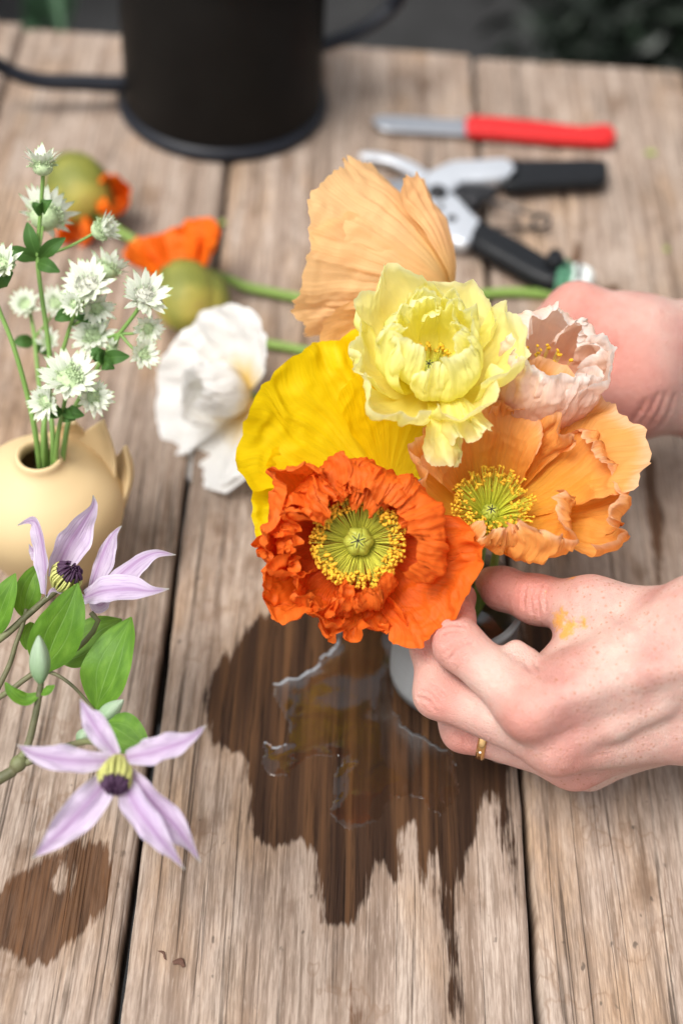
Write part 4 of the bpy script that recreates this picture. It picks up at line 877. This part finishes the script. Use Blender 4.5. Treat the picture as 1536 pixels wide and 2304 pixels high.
def bud_c(parent, m_, a1, a2, r, seed):
    p0, p1 = to_local(m_, [A(*a1), A(*a2)]); L = np.linalg.norm(p1 - p0)
    C = spline([p0, (p0 + p1) / 2, p1], 26); n_ = 26; a = np.linspace(0, 2 * math.pi, 24, endpoint=False); u = np.linspace(0, 1, n_)
    rr = r * np.sin(np.clip(u * .93 + .05, 0, 1) * math.pi) ** .75 * (1 - .35 * u)
    t = nrmz(p1 - p0); x = nrmz(np.cross(t, [.2, .3, .9])); y = np.cross(t, x); rib = 1 + .06 * np.cos(4 * a + seed)
    P = C[:, None] + (rr[:, None] * rib)[..., None] * (np.cos(a)[:, None] * x + np.sin(a)[:, None] * y)
    obj('bud', MB().grid(P, True, pu=np.repeat(u[:, None], 24, 1), pv=np.repeat(np.sin(a * 2)[None], n_, 0)).mesh('bud'), MAT_CBUD, parent)
def stam(parent, m_, c, ax, L, R0, n, seed):
    rs = np.random.RandomState(seed); c = to_local(m_, [c])[0]; ax = nrmz(loc_dir(m_, ax)); h = np.array([.3, .7, .5]); x = nrmz(np.cross(ax, h)); y = np.cross(ax, x)
    yb, pb = MB(), MB()
    for i in range(n):
        a = rs.uniform(0, 6.283); q = math.sqrt(rs.uniform(.02, 1)); o = (math.cos(a) * x + math.sin(a) * y)
        p0 = c + o * R0 * .45 * q; p1 = c + ax * L * .5 + o * R0 * q * 1.1; p2 = c + ax * L * rs.uniform(.72, .82) + o * R0 * q * .95; p3 = c + ax * L * rs.uniform(.92, 1.08) + o * R0 * q * .55
        yb.grid(tube_grid([p0, p1, p2], [.0004, .00055, .0005], 7, 5, caps=False), True); pb.grid(tube_grid([p2, (p2 + p3) / 2 + o * .0004, p3], [.0005, .00055, .0003], 6, 5), True)
    obj('filaments', yb.mesh('filaments'), MAT_CANTH_Y, parent, kind='stuff'); obj('anthers', pb.mesh('anthers'), MAT_CANTH_P, parent, kind='stuff')

# upper spray with the flower seen from the side
t, m_ = croot('lilac clematis spray, its flower seen side-on in front of the vase')
z = .615
cst(t, m_, [BM + [.0, 0, -.05], BM, (-120, 1510, z), (0, 1438, z), (50, 1395, z), (105, 1347, z), (140, 1320, z)], [.0022, .0020, .0017, .0013])
cst(t, m_, [BM + [.002, .002, -.05], BM + [.001, .001, 0], (-100, 1600, z + .01), (0, 1568, z), (68, 1520, z), (140, 1480, z + .004), (175, 1458, z + .004), (205, 1428, z + .002), (221, 1398, z + .001), (216, 1382, z), (205, 1378, z)], [.0020, .0016, .0012, .0012])
cst(t, m_, [(-20, 1580, z), (20, 1500, z), (36, 1450, z), (52, 1405, z), (60, 1370, z)], [.0013, .0011, .0009])
FC = A(196, 1330, z)
csep(t, m_, [(190, 1345, z + .002), (150, 1330, z - .002), (118, 1328, z - .006), (106, 1345, z - .006)], .0022, (0, .2, .9), seed=1.)
csep(t, m_, [(102, 1338, z), (102, 1270, z - .004), (92, 1205, z - .006), (76, 1172, z - .004), (40, 1182, z - .002)], .0056, (-.75, .1, .7), cup=.5, seed=2.)
csep(t, m_, [(120, 1300, z + .006), (150, 1235, z + .006), (185, 1180, z + .004), (210, 1140, z + .002), (210, 1114, z)], .0075, (.45, -.25, .85), cup=.45, ruf=.5, seed=3.)
csep(t, m_, [(200, 1332, z + .008), (215, 1290, z + .010), (238, 1230, z + .010), (258, 1198, z + .008), (274, 1183, z + .006)], .0056, (-.5, .2, .8), cup=-.5, ruf=.2, seed=4.)
csep(t, m_, [(210, 1338, z + .006), (262, 1300, z + .004), (310, 1262, z + .002), (350, 1244, z), (396, 1248, z)], .0060, (-.1, .55, .8), cup=-.45, ruf=.25, seed=5.)
csep(t, m_, [(190, 1345, z), (230, 1330, z - .008), (290, 1325, z - .014), (340, 1330, z - .016), (381, 1325, z - .014)], .0070, (-.1, .45, .85), cup=.3, ruf=.45, seed=6.)
csep(t, m_, [(100, 1265, z + .012), (86, 1250, z + .012), (74, 1238, z + .012), (66, 1224, z + .012)], .0030, (-.5, .1, .8), seed=7.)
csep(t, m_, [(205, 1345, z + .004), (224, 1362, z + .004), (240, 1352, z + .006), (252, 1340, z + .006)], .0034, (.2, -.3, .9), seed=8.)
stam(t, m_, A(132, 1322, z - .001), CV(.55, .62, .45), .0125, .0068, 80, 5)
cleaf(t, m_, [(-20, 1432, z + .004), (-5, 1390, z), (15, 1340, z - .004), (36, 1290, z - .004)], .0075, (-.3, .1, .95), seed=1.)
cleaf(t, m_, [(58, 1392, z + .006), (58, 1350, z + .004), (72, 1305, z + .004), (94, 1266, z + .006)], .0062, (.4, .1, .9), seed=2.)
cleaf(t, m_, [(98, 1515, z - .006), (118, 1450, z - .012), (150, 1380, z - .016), (176, 1312, z - .016)], .0108, (.25, .05, .95), seed=3., ruf=.14)
cleaf(t, m_, [(140, 1492, z + .012), (175, 1465, z + .010), (225, 1420, z + .012), (275, 1393, z + .016)], .0095, (.1, .55, .8), fold=.1, seed=4.)
cleaf(t, m_, [(216, 1598, z - .004), (236, 1530, z - .008), (262, 1460, z - .008), (296, 1388, z - .002)], .0112, (-.28, .12, .94), seed=5., ruf=.14)
cleaf(t, m_, [(72, 1400, z + .008), (66, 1425, z + .008), (62, 1445, z + .008), (60, 1462, z + .008)], .0042, (.2, 0, .9), seed=6.)
cst(t, m_, [(68, 1520, z), (110, 1512, z - .004), (160, 1540, z - .006), (216, 1600, z - .004)], [.0009, .0008, .0006])
# lower spray
t, m_ = croot('lilac clematis spray with a wide star flower facing forward')
z = .585
cst(t, m_, [BM + [-.002, 0, -.05], BM + [-.001, 0, 0], (-140, 1780, z), (0, 1752, z), (40, 1722, z)], [.0024, .0022, .0022, .0024])
cst(t, m_, [(36, 1724, z), (62, 1680, z), (78, 1620, z), (88, 1568, z), (94, 1530, z)], [.0018, .0015, .0013])
cst(t, m_, [(40, 1722, z), (90, 1705, z), (150, 1680, z - .008), (205, 1668, z - .016), (250, 1690, z - .028), (268, 1712, z - .034)], [.0017, .0014, .0012])
nd = to_local(m_, [A(42, 1718, z)])[0]; obj('node', MB().grid(ball(nd, .0034, (.4, .5, .3), 1.2, 12, 9), True).mesh('node'), MAT_CSTEM, t)
bud_c(t, m_, (92, 1536, z), (88, 1430, z - .006), .0050, 1.); 
cleaf(t, m_, [(92, 1560, z), (60, 1575, z - .002), (30, 1560, z - .004), (12, 1535, z - .004)], .0032, (0, .6, .8), seed=11.)
cleaf(t, m_, [(92, 1558, z), (104, 1556, z - .002), (116, 1550, z - .003), (124, 1542, z - .004)], .0022, (0, .5, .8), seed=12.)
bud_c(t, m_, (222, 1622, z + .006), (278, 1575, z + .004), .0042, 2.)
bud_c(t, m_, (176, 1670, z + .004), (205, 1640, z + .002), .0036, 3.)
cleaf(t, m_, [(236, 1625, z + .004), (262, 1640, z), (300, 1665, z - .004), (336, 1690, z - .006)], .0085, (-.1, .35, .9), fold=.1, seed=13.)
z2 = .546; c = (268, 1718, z2)
for k_, (pts, wd, nrm, sd) in enumerate([
  ([(262, 1700, z2), (225, 1650, z2), (200, 1610, z2 + .004), (180, 1572, z2 + .010)], .0046, (.3, .3, .9), 1),
  ([(250, 1712, z2), (170, 1712, z2 - .004), (90, 1700, z2 - .004), (38, 1676, z2 + .002)], .0052, (.1, .3, .95), 2),
  ([(285, 1705, z2), (350, 1690, z2 - .004), (420, 1665, z2 - .004), (464, 1632, z2 + .002)], .0054, (-.1, .3, .95), 3),
  ([(255, 1738, z2), (205, 1800, z2 - .008), (140, 1870, z2 - .010), (72, 1932, z2 - .006)], .0068, (.15, .1, .95), 4),
  ([(275, 1745, z2), (305, 1810, z2 - .008), (355, 1880, z2 - .010), (416, 1956, z2 - .006)], .0056, (.2, .0, .95), 5),
  ([(288, 1735, z2), (340, 1800, z2 - .004), (400, 1865, z2 - .004), (452, 1940, z2 + .002)], .0056, (-.35, .15, .9), 6)]):
    csep(t, m_, pts, wd, nrm, cup=.55, fold=-.25, ruf=1.0, seed=20. + sd, twist=.35 * math.sin(sd * 2.3))
stam(t, m_, A(265, 1708, z2 + .002), CV(.03, -.62, .76), .0150, .0060, 120, 8)

# ================================================================== hands
def sdf_mesh(groups, final_k, h, carve=(), bumps=(), xfine=9.):
    """groups: list of (k_inside, [ (a, b, ra, rb), ... ]); first group is the palm, the others fingers"""
    allp = np.array([p for _, g_ in groups for (a_, b_, r1, r2) in g_ for p in (a_, b_)]); mr = max(max(r1, r2) for _, g_ in groups for (_, _, r1, r2) in g_)
    lo = allp.min(0) - mr - 4 * h; hi = allp.max(0) + mr + 4 * h
    ax3 = [np.arange(lo[i], hi[i], h) for i in range(3)]
    if hi[0] > xfine: ax3[0] = np.concatenate([np.arange(lo[0], xfine, h), np.arange(xfine, hi[0], .0035)])   # coarser along the forearm
    nx, ny, nz = [len(v) for v in ax3]
    GX_, GY_, GZ_ = ax3[0].astype(np.float32)[:, None, None], ax3[1].astype(np.float32)[None, :, None], ax3[2].astype(np.float32)[None, None]
    def cone(a_, b_, r1, r2, sl=None):
        gx, gy, gz = (GX_, GY_, GZ_) if sl is None else (GX_[sl[0]], GY_[:, sl[1]], GZ_[:, :, sl[2]])
        ex, ey, ez = [float(v) for v in (np.asarray(b_) - np.asarray(a_))]; L2 = ex * ex + ey * ey + ez * ez + 1e-12
        dx, dy, dz = gx - float(a_[0]), gy - float(a_[1]), gz - float(a_[2])
        t_ = np.clip((dx * ex + dy * ey + dz * ez) / L2, 0, 1)
        return np.sqrt((dx - t_ * ex) ** 2 + (dy - t_ * ey) ** 2 + (dz - t_ * ez) ** 2) - (r1 + (r2 - r1) * t_)
    def smin(a_, b_, k):
        hh_ = np.clip(.5 + .5 * (b_ - a_) / k, 0, 1); return b_ + (a_ - b_) * hh_ - k * hh_ * (1 - hh_)
    res = []
    for k, g_ in groups:
        d = None
        for c_ in g_:
            q = cone(*c_); d = q if d is None else smin(d, q, k)
        res.append(d)
    fing = None
    for d in res[1:]: fing = d if fing is None else smin(fing, d, .0022)
    D = smin(res[0], fing, final_k) if fing is not None else res[0]
    def near(a_, b_, m_):
        return tuple(slice(max(0, int(np.searchsorted(ax3[i], min(a_[i], b_[i]) - m_))), int(np.searchsorted(ax3[i], max(a_[i], b_[i]) + m_)) + 1) for i in range(3))
    for a_, b_, r_, k in carve:
        sl = near(a_, b_, r_ + 3 * k + 3 * h); d_ = D[sl]; q = -cone(a_, b_, r_, r_, sl)
        hh_ = np.clip(.5 - .5 * (q - d_) / k, 0, 1); D[sl] = d_ + (q - d_) * (1 - hh_) + k * hh_ * (1 - hh_)
    for a_, b_, r1, r2, k in bumps:
        sl = near(a_, b_, max(r1, r2) + 2 * k + 3 * h); D[sl] = smin(D[sl], cone(a_, b_, r1, r2, sl), k)
    # surface nets
    ins = D < 0
    acc = np.zeros((nx - 1, ny - 1, nz - 1, 3), np.float32); cnt = np.zeros((nx - 1, ny - 1, nz - 1), np.float32)
    sl_ = lambda i, n: slice(i, n - 1 + i)
    corners = [(i, j, k) for i in (0, 1) for j in (0, 1) for k in (0, 1)]
    for c0 in corners:
        for ax_ in range(3):
            if c0[ax_]: continue
            c1_ = list(c0); c1_[ax_] = 1
            v0 = D[sl_(c0[0], nx), sl_(c0[1], ny), sl_(c0[2], nz)]; v1 = D[sl_(c1_[0], nx), sl_(c1_[1], ny), sl_(c1_[2], nz)]
            m_ = (v0 < 0) != (v1 < 0); tt = np.where(m_, v0 / np.where(m_, v0 - v1, 1), 0)
            for d_ in range(3): acc[..., d_] += m_ * (c0[d_] + (tt if d_ == ax_ else 0))
            cnt += m_
    act = cnt > 0; idx = np.full(act.shape, -1); idx[act] = np.arange(act.sum())
    ijk = np.argwhere(act); fi = ijk + acc[act] / cnt[act][:, None]; V = np.stack([np.interp(fi[:, i], np.arange(len(ax3[i])), ax3[i]) for i in range(3)], 1)
    F = []
    for ax_ in range(3):
        a0 = [slice(None)] * 3; a1 = [slice(None)] * 3; a0[ax_] = slice(0, -1); a1[ax_] = slice(1, None)
        i0, i1 = ins[tuple(a0)], ins[tuple(a1)]; e = np.argwhere(i0 != i1); sg = i0[tuple(e.T)]
        o1, o2 = [(1, 2), (2, 0), (0, 1)][ax_]
        ok_ = (e[:, o1] > 0) & (e[:, o2] > 0) & (e[:, o1] < act.shape[o1]) & (e[:, o2] < act.shape[o2]); e = e[ok_]; sg = sg[ok_]
        def at(d1_, d2_):
            q = e.copy(); q[:, o1] -= d1_; q[:, o2] -= d2_; return idx[tuple(q.T)]
        q = np.stack([at(1, 1), at(0, 1), at(0, 0), at(1, 0)], 1); q[~sg] = q[~sg][:, ::-1]; F.append(q)
    F = np.concatenate(F); F = F[(F >= 0).all(1)]
    # light smoothing
    e0 = np.concatenate([F[:, [0, 1]], F[:, [1, 2]], F[:, [2, 3]], F[:, [3, 0]]]); e0 = np.concatenate([e0, e0[:, ::-1]])
    deg = np.bincount(e0[:, 0], minlength=len(V))[:, None]
    for lam in (.5, -.53, .5, -.53, .5, -.53):
        av = np.stack([np.bincount(e0[:, 0], V[e0[:, 1], d_], len(V)) for d_ in range(3)], 1) / deg
        V = V + lam * (av - V)
    return V, F
def front(groups, final_k, px, py, z0=.53, z1=.80):
    """depth of the first skin surface met along the pixel's line of sight"""
    zz_ = np.linspace(z0, z1, 700); P = CAM + ray(px, py)[None] * zz_[:, None]
    def cone(a_, b_, r1, r2):
        e = np.asarray(b_) - np.asarray(a_); t_ = np.clip(((P - a_) @ e) / (e @ e + 1e-12), 0, 1); return np.linalg.norm(P - a_ - t_[:, None] * e, axis=1) - (r1 + (r2 - r1) * t_)
    def smin(a_, b_, k):
        h_ = np.clip(.5 + .5 * (b_ - a_) / k, 0, 1); return b_ + (a_ - b_) * h_ - k * h_ * (1 - h_)
    res = []
    for k, g_ in groups:
        d = None
        for c_ in g_:
            q = cone(*c_); d = q if d is None else smin(d, q, k)
        res.append(d)
    f_ = res[1]
    for d in res[2:]: f_ = smin(f_, d, .0022)
    D = smin(res[0], f_, final_k); hit = np.argmax(D < 0)
    return float(zz_[hit]) if D[hit] < 0 else None
def creases(groups, fk, lines, r_=.0007, k=.0009, sink=0.):
    out = []
    for ln in lines:
        pts = [(x, y, front(groups, fk, x, y)) for x, y in spline(np.array([(x, y, 0) for x, y in ln]), 5)[:, :2]]
        pts = [A(x, y, z + sink) for x, y, z in pts if z]
        out += [(p, q, r_, k) for p, q in zip(pts[:-1], pts[1:])]
    return out
s = NT('skin'); c = s.coord()
blot = s.noise(c, 42, 4, .55); mott = s.noise(c, 240, 3, .6)
sk = s.ramp(blot, [(.28, (.48, .235, .20)), (.45, (.55, .330, .28)), (.60, (.59, .405, .345)), (.8, (.61, .455, .385))])
sk = s.mix(s.math('MULTIPLY', s.step(s.attr('red'), .0, 1.), .70), sk, (.55, .19, .15))
vor = s.n('TexVoronoi'); s.set(vor.inputs['Vector'], c); vor.inputs['Scale'].default_value = 420; vor.inputs['Randomness'].default_value = 1
fk = s.math('MULTIPLY', s.step(s.math('ADD', vor.outputs['Distance'], s.math('MULTIPLY', s.noise(c, 700, 2), .35)), .46, .24), s.step(s.noise(c, 75, 3), .33, .47))
vor2 = s.n('TexVoronoi'); s.set(vor2.inputs['Vector'], c); vor2.inputs['Scale'].default_value = 190
fk2 = s.math('MULTIPLY', s.step(s.math('ADD', vor2.outputs['Distance'], s.math('MULTIPLY', s.noise(c, 500, 2), .3)), .34, .20), s.step(s.noise(c, 60, 2), .50, .58))
fk = s.math('MULTIPLY', s.math('MAXIMUM', fk, s.math('MULTIPLY', fk2, .8)), s.attr('freck'))
sk = s.mix(s.math('MULTIPLY', fk, .72), sk, (.36, .14, .06))
sk = s.mix(s.math('MULTIPLY', s.step(mott, .6, .35), .30), sk, (.60, .30, .25))
pst = s.math('MULTIPLY', s.step(s.math('ADD', s.attr('stain'), s.math('MULTIPLY', s.math('SUBTRACT', s.noise(c, 330, 4, .65), .5), 1.3)), .45, .85), .8)
sk = s.mix(pst, sk, (.72, .33, .03))
wr = s.n('TexVoronoi', feature='DISTANCE_TO_EDGE'); s.set(wr.inputs['Vector'], c); wr.inputs['Scale'].default_value = 820
hgt = s.math('ADD', s.math('MULTIPLY', s.step(wr.outputs['Distance'], 0., .18), .5), s.math('MULTIPLY', s.noise(c, 330, 4), .9))
nr = s.bump(hgt, .5, .0012)
MAT_SKIN = s.done(s.bsdf(sk, s.math('ADD', .42, s.math('MULTIPLY', mott, .16)), nr, Subsurface_Weight=.22, Subsurface_Radius=(.0045, .0018, .0009), Subsurface_Scale=1.0, Specular_IOR_Level=.35))
MAT_NAIL = simple('finger_nail', (.70, .42, .36), .3, .05, 200)

def skin_attrs(V, reds, stains, fr0=None):
    def blob(lst):
        a_ = np.zeros(len(V))
        for p, r_ in lst: a_ = np.maximum(a_, np.exp(-((V - p) ** 2).sum(1) / (r_ * r_)))
        return a_
    fk_ = np.ones(len(V)) if fr0 is None else np.clip(.15 + sstep(fr0[1], fr0[2], V @ fr0[0]), 0, 1)
    return {'red': blob(reds), 'stain': blob(stains), 'freck': fk_}
person = thing('person', 'person with bare freckled hands reaching in to hold the flower bunch', 'person', A(1700, 1200, .60))
PLOC = np.array(person.location)

# --- the hand with the ring: back of the hand towards us, thumb above, fingers curled to the stems
J = A
W0, W1 = J(1585, 1440, .588), J(1590, 1578, .605)
mcp = [J(1196, 1592, .586), J(1250, 1668, .598), J(1292, 1706, .622), J(1320, 1716, .648)]
palm = [(W0, mcp[0], .0245, .0135), (W1, mcp[1], .0240, .0135), (J(1590, 1540, .622), mcp[2], .0245, .0130), (J(1590, 1560, .632), mcp[3], .0230, .0118),
        (J(1420, 1500, .606), J(1290, 1610, .610), .0225, .0150), (J(1520, 1480, .610), J(1340, 1420, .612), .0230, .0130),
        (J(1355, 1428, .610), J(1236, 1530, .602), .0115, .0110), (J(1300, 1600, .635), J(1500, 1580, .640), .016, .021),
        (W0, J(1790, 1415, .574), .0255, .028), (W1, J(1790, 1568, .592), .0248, .028), (J(1790, 1415, .574), J(1790, 1490, .583) + np.array([.20, -.01, .055]), .028, .037), (J(1790, 1568, .592), J(1790, 1490, .583) + np.array([.20, -.01, .055]), .028, .037)]
idx_ = [(mcp[0], J(1030, 1450, .600), .0122, .0098), (J(1030, 1450, .600), J(1018, 1392, .616), .0096, .0087), (J(1018, 1392, .616), J(1035, 1345, .634), .0086, .0072)]
mid_ = [(mcp[1], J(985, 1562, .610), .0120, .0098), (J(985, 1562, .610), J(968, 1450, .622), .0094, .0083), (J(968, 1450, .622), J(1000, 1372, .638), .0082, .0068)]
rng_ = [(mcp[2], J(1042, 1642, .632), .0115, .0092), (J(1042, 1642, .632), J(1000, 1560, .645), .0088, .0080), (J(1000, 1560, .645), J(1020, 1480, .655), .0078, .0066)]
pky_ = [(mcp[3], J(1130, 1672, .660), .0100, .0080), (J(1130, 1672, .660), J(1080, 1600, .668), .0076, .0068), (J(1080, 1600, .668), J(1080, 1540, .672), .0066, .0058)]
thm_ = [(J(1440, 1410, .604), J(1328, 1372, .612), .0170, .0138), (J(1328, 1372, .612), J(1205, 1349, .628), .0128, .0098), (J(1205, 1349, .628), J(1130, 1324, .640), .0098, .0088), (J(1130, 1324, .640), J(1100, 1308, .646), .0086, .0062)]
cv = []
def crease(a_, b_, r_=.0007, k=.0012): cv.append((A(*a_), A(*b_), r_, k))
crease((1145, 1452, .592), (1168, 1476, .588)); crease((1172, 1462, .592), (1204, 1500, .586))
crease((1270, 1405, .605), (1300, 1392, .598), .0008)
crease((1208, 1322, .6155), (1196, 1352, .6155), .0006); crease((1226, 1322, .615), (1216, 1352, .6155), .0005)
bmp = [(A(1194, 1604, .575), A(1210, 1590, .577), .0052, .0045, .012), (A(1252, 1690, .588), A(1268, 1684, .590), .0045, .004, .012),
       (A(1160, 1465, .596), A(1185, 1480, .594), .0048, .0046, .005), (A(1330, 1352, .604), A(1350, 1356, .602), .005, .005, .012)]
GR = [(.012, palm), (.006, idx_), (.006, mid_), (.006, rng_), (.006, pky_), (.007, thm_)]
cv = creases(GR, .008, [[(1203, 1318), (1192, 1345), (1196, 1378)], [(1216, 1316), (1207, 1345), (1212, 1380)], [(1230, 1320), (1224, 1345), (1226, 1372)], [(1182, 1322), (1176, 1345), (1178, 1368)],
    [(990, 1412), (1015, 1404), (1046, 1408)], [(994, 1424), (1018, 1417), (1044, 1420)], [(1003, 1470), (1022, 1446), (1052, 1438)], [(1012, 1482), (1034, 1458), (1062, 1450)], [(1000, 1452), (1016, 1434), (1040, 1428)],
    [(945, 1555), (966, 1560), (985, 1585)], [(940, 1570), (962, 1576), (978, 1600)], [(958, 1542), (978, 1548), (1000, 1570)], [(1024, 1648), (1040, 1655), (1052, 1676)],
    [(1278, 1395), (1300, 1378), (1330, 1366)], [(1270, 1404), (1296, 1402), (1322, 1404)], [(1182, 1470), (1200, 1488), (1216, 1508)], [(1160, 1470), (1178, 1490), (1196, 1512)], [(1168, 1462), (1180, 1468), (1195, 1470)],
    [(1180, 1590), (1200, 1598), (1222, 1590)], [(1176, 1606), (1198, 1616), (1224, 1610)], [(1186, 1622), (1206, 1630), (1228, 1624)], [(1250, 1690), (1266, 1700), (1288, 1700)]])
def ridge(line, r_, sink, k):
    pts = [A(x, y, front(GR, .008, x, y) + sink) for x, y in line]; return [(p, q, r_, r_, k) for p, q in zip(pts[:-1], pts[1:])]
bmp += ridge([(1215, 1585), (1320, 1545), (1440, 1510), (1540, 1490)], .0036, .0026, .008) + ridge([(1280, 1668), (1380, 1630), (1480, 1590)], .0034, .0026, .008) + ridge([(1345, 1400), (1420, 1440), (1500, 1500)], .0022, .0016, .005)
V, F = sdf_mesh(GR, .008, .00085, cv, bmp, float(A(1640, 1500, .6)[0]))
at = skin_attrs(V, [(A(1180, 1620, .574), .014), (A(985, 1575, .602), .012), (A(1020, 1450, .592), .013), (A(1030, 1380, .61), .014), (A(1270, 1700, .592), .016), (A(1150, 1340, .62), .022), (A(1290, 1740, .62), .016), (A(1040, 1660, .625), .012)],
                [(A(1238, 1342, .618), .0055), (A(1268, 1395, .606), .0075), (A(1290, 1415, .600), .0065), (A(1320, 1400, .597), .005), (A(1276, 1428, .600), .005), (A(1290, 1310, .612), .004)],
                (RIGHT, float(A(1080, 1500, .59) @ RIGHT), float(A(1300, 1500, .59) @ RIGHT)))
obj('hand', mesh_np('hand', V - PLOC, F, True, at), MAT_SKIN, person, label='freckled hand wearing a gold ring, back of the hand showing')
# thumb nail
nc = A(1112, 1300, .6375); P, U, V2 = strip_grid([A(1140, 1306, .633) - PLOC, A(1118, 1297, .6365) - PLOC, A(1098, 1293, .6415) - PLOC], [.0050, .0058, .0056, .004], CV(-.1, .75, .6), cup=-.28, n=12, m=9)
obj('finger_nail', MB().grid(P, pu=U, pv=V2).mesh('finger_nail'), MAT_NAIL, person)
# ring
s = NT('gold'); MAT_GOLD = s.done(s.bsdf((.78, .47, .20), .22, s.bump(s.noise(s.coord(), 700, 2), .12, .001), Metallic=1.0))
a0 = rng_[0][0]; b0 = rng_[0][1]; fdir = nrmz(b0 - a0); tt = .80
rc_ = a0 + (b0 - a0) * tt; rr_ = .0115 + (.0092 - .0115) * tt + .0004
m = frame(rc_, fdir)
rg = thing('ring', 'narrow gold band with a tiny stone on the ring finger', 'ring', mat=m)
pr_ = [(rr_ - .0006, -.0019), (rr_ + .0006, -.0019), (rr_ + .0011, -.0010), (rr_ + .0012, 0), (rr_ + .0011, .0010), (rr_ + .0006, .0019), (rr_ - .0006, .0019), (rr_ - .0008, 0), (rr_ - .0006, -.0019)]
obj('band', MB().grid(lathe_grid(pr_, 64), True).mesh('band'), MAT_GOLD, rg)
MAT_STONE = simple('clear_stone', (.85, .87, .9), .08, .02, 100)
vd = to_local(m, [rc_ + CV(-.2, -.55, .8)])[0]; an_ = math.atan2(vd[1], vd[0])
sp_ = np.array([math.cos(an_), math.sin(an_), 0]) * (rr_ + .0012); obj('stone', MB().grid(ball(sp_, .0006, sp_, .8, 8, 6), True).mesh('stone', False), MAT_STONE, rg)

# --- the other hand, behind the bunch
W0, W1 = J(1580, 800, .735), J(1580, 890, .745)
palm = [(J(1600, 775, .735), J(1420, 770, .715), .0215, .0225), (J(1600, 900, .745), J(1420, 880, .725), .0185, .0225), (J(1420, 770, .715), J(1295, 715, .712), .0220, .0155),
        (J(1420, 850, .715), J(1300, 860, .712), .0230, .0180), (J(1400, 900, .730), J(1320, 930, .725), .0190, .0150),
        (J(1600, 775, .735), J(1800, 785, .747), .0225, .025), (J(1600, 900, .745), J(1800, 915, .757), .0200, .025), (J(1800, 785, .747), J(1800, 850, .75) + np.array([.20, .0, .075]), .025, .037), (J(1800, 915, .757), J(1800, 850, .75) + np.array([.20, .0, .075]), .025, .037)]
th2 = [(J(1300, 700, .712), J(1215, 760, .705), .0140, .0112), (J(1215, 760, .705), J(1160, 810, .695), .0108, .0095), (J(1160, 810, .695), J(1120, 850, .685), .0094, .0075)]
f2 = [(J(1330, 935, .725), J(1235, 962, .708), .0125, .0102), (J(1235, 962, .708), J(1150, 985, .690), .0100, .0086), (J(1150, 985, .690), J(1105, 1020, .680), .0084, .0070)]
f3 = [(J(1345, 965, .738), J(1290, 1005, .722), .0120, .0098), (J(1290, 1005, .722), J(1200, 1025, .705), .0095, .0080)]
f4 = [(J(1365, 965, .752), J(1325, 1015, .745), .0110, .0092), (J(1325, 1015, .745), J(1240, 1045, .73), .0090, .0075)]
cv = [(A(1450, 955, .7245), A(1475, 915, .7165), .0006, .0012), (A(1478, 962, .728), A(1500, 905, .719), .0006, .0012), (A(1425, 958, .722), A(1445, 920, .714), .0005, .0012), (A(1340, 850, .690), A(1380, 810, .692), .0006, .002)]
GR2 = [(.013, palm), (.006, th2), (.005, f2), (.005, f3), (.005, f4)]
cv = creases(GR2, .008, [[(1440, 955), (1462, 925), (1478, 890)], [(1462, 958), (1484, 925), (1498, 885)], [(1484, 962), (1504, 930), (1516, 890)], [(1420, 952), (1440, 925), (1452, 900)], [(1330, 870), (1365, 830), (1385, 780)]], .0011, .0014)
V, F = sdf_mesh(GR2, .008, .0013, cv, (), float(A(1650, 850, .74)[0]))
at = skin_attrs(V, [(A(1300, 690, .70), .022), (A(1240, 960, .70), .02), (A(1350, 990, .72), .03), (A(1380, 820, .69), .03), (A(1360, 940, .70), .03)], [(A(1400, 912, .704), .004)])
at['freck'] *= .25
obj('hand', mesh_np('hand', V - PLOC, F, True, at), MAT_SKIN, person, label='hand behind the flower bunch, wrist turned up')
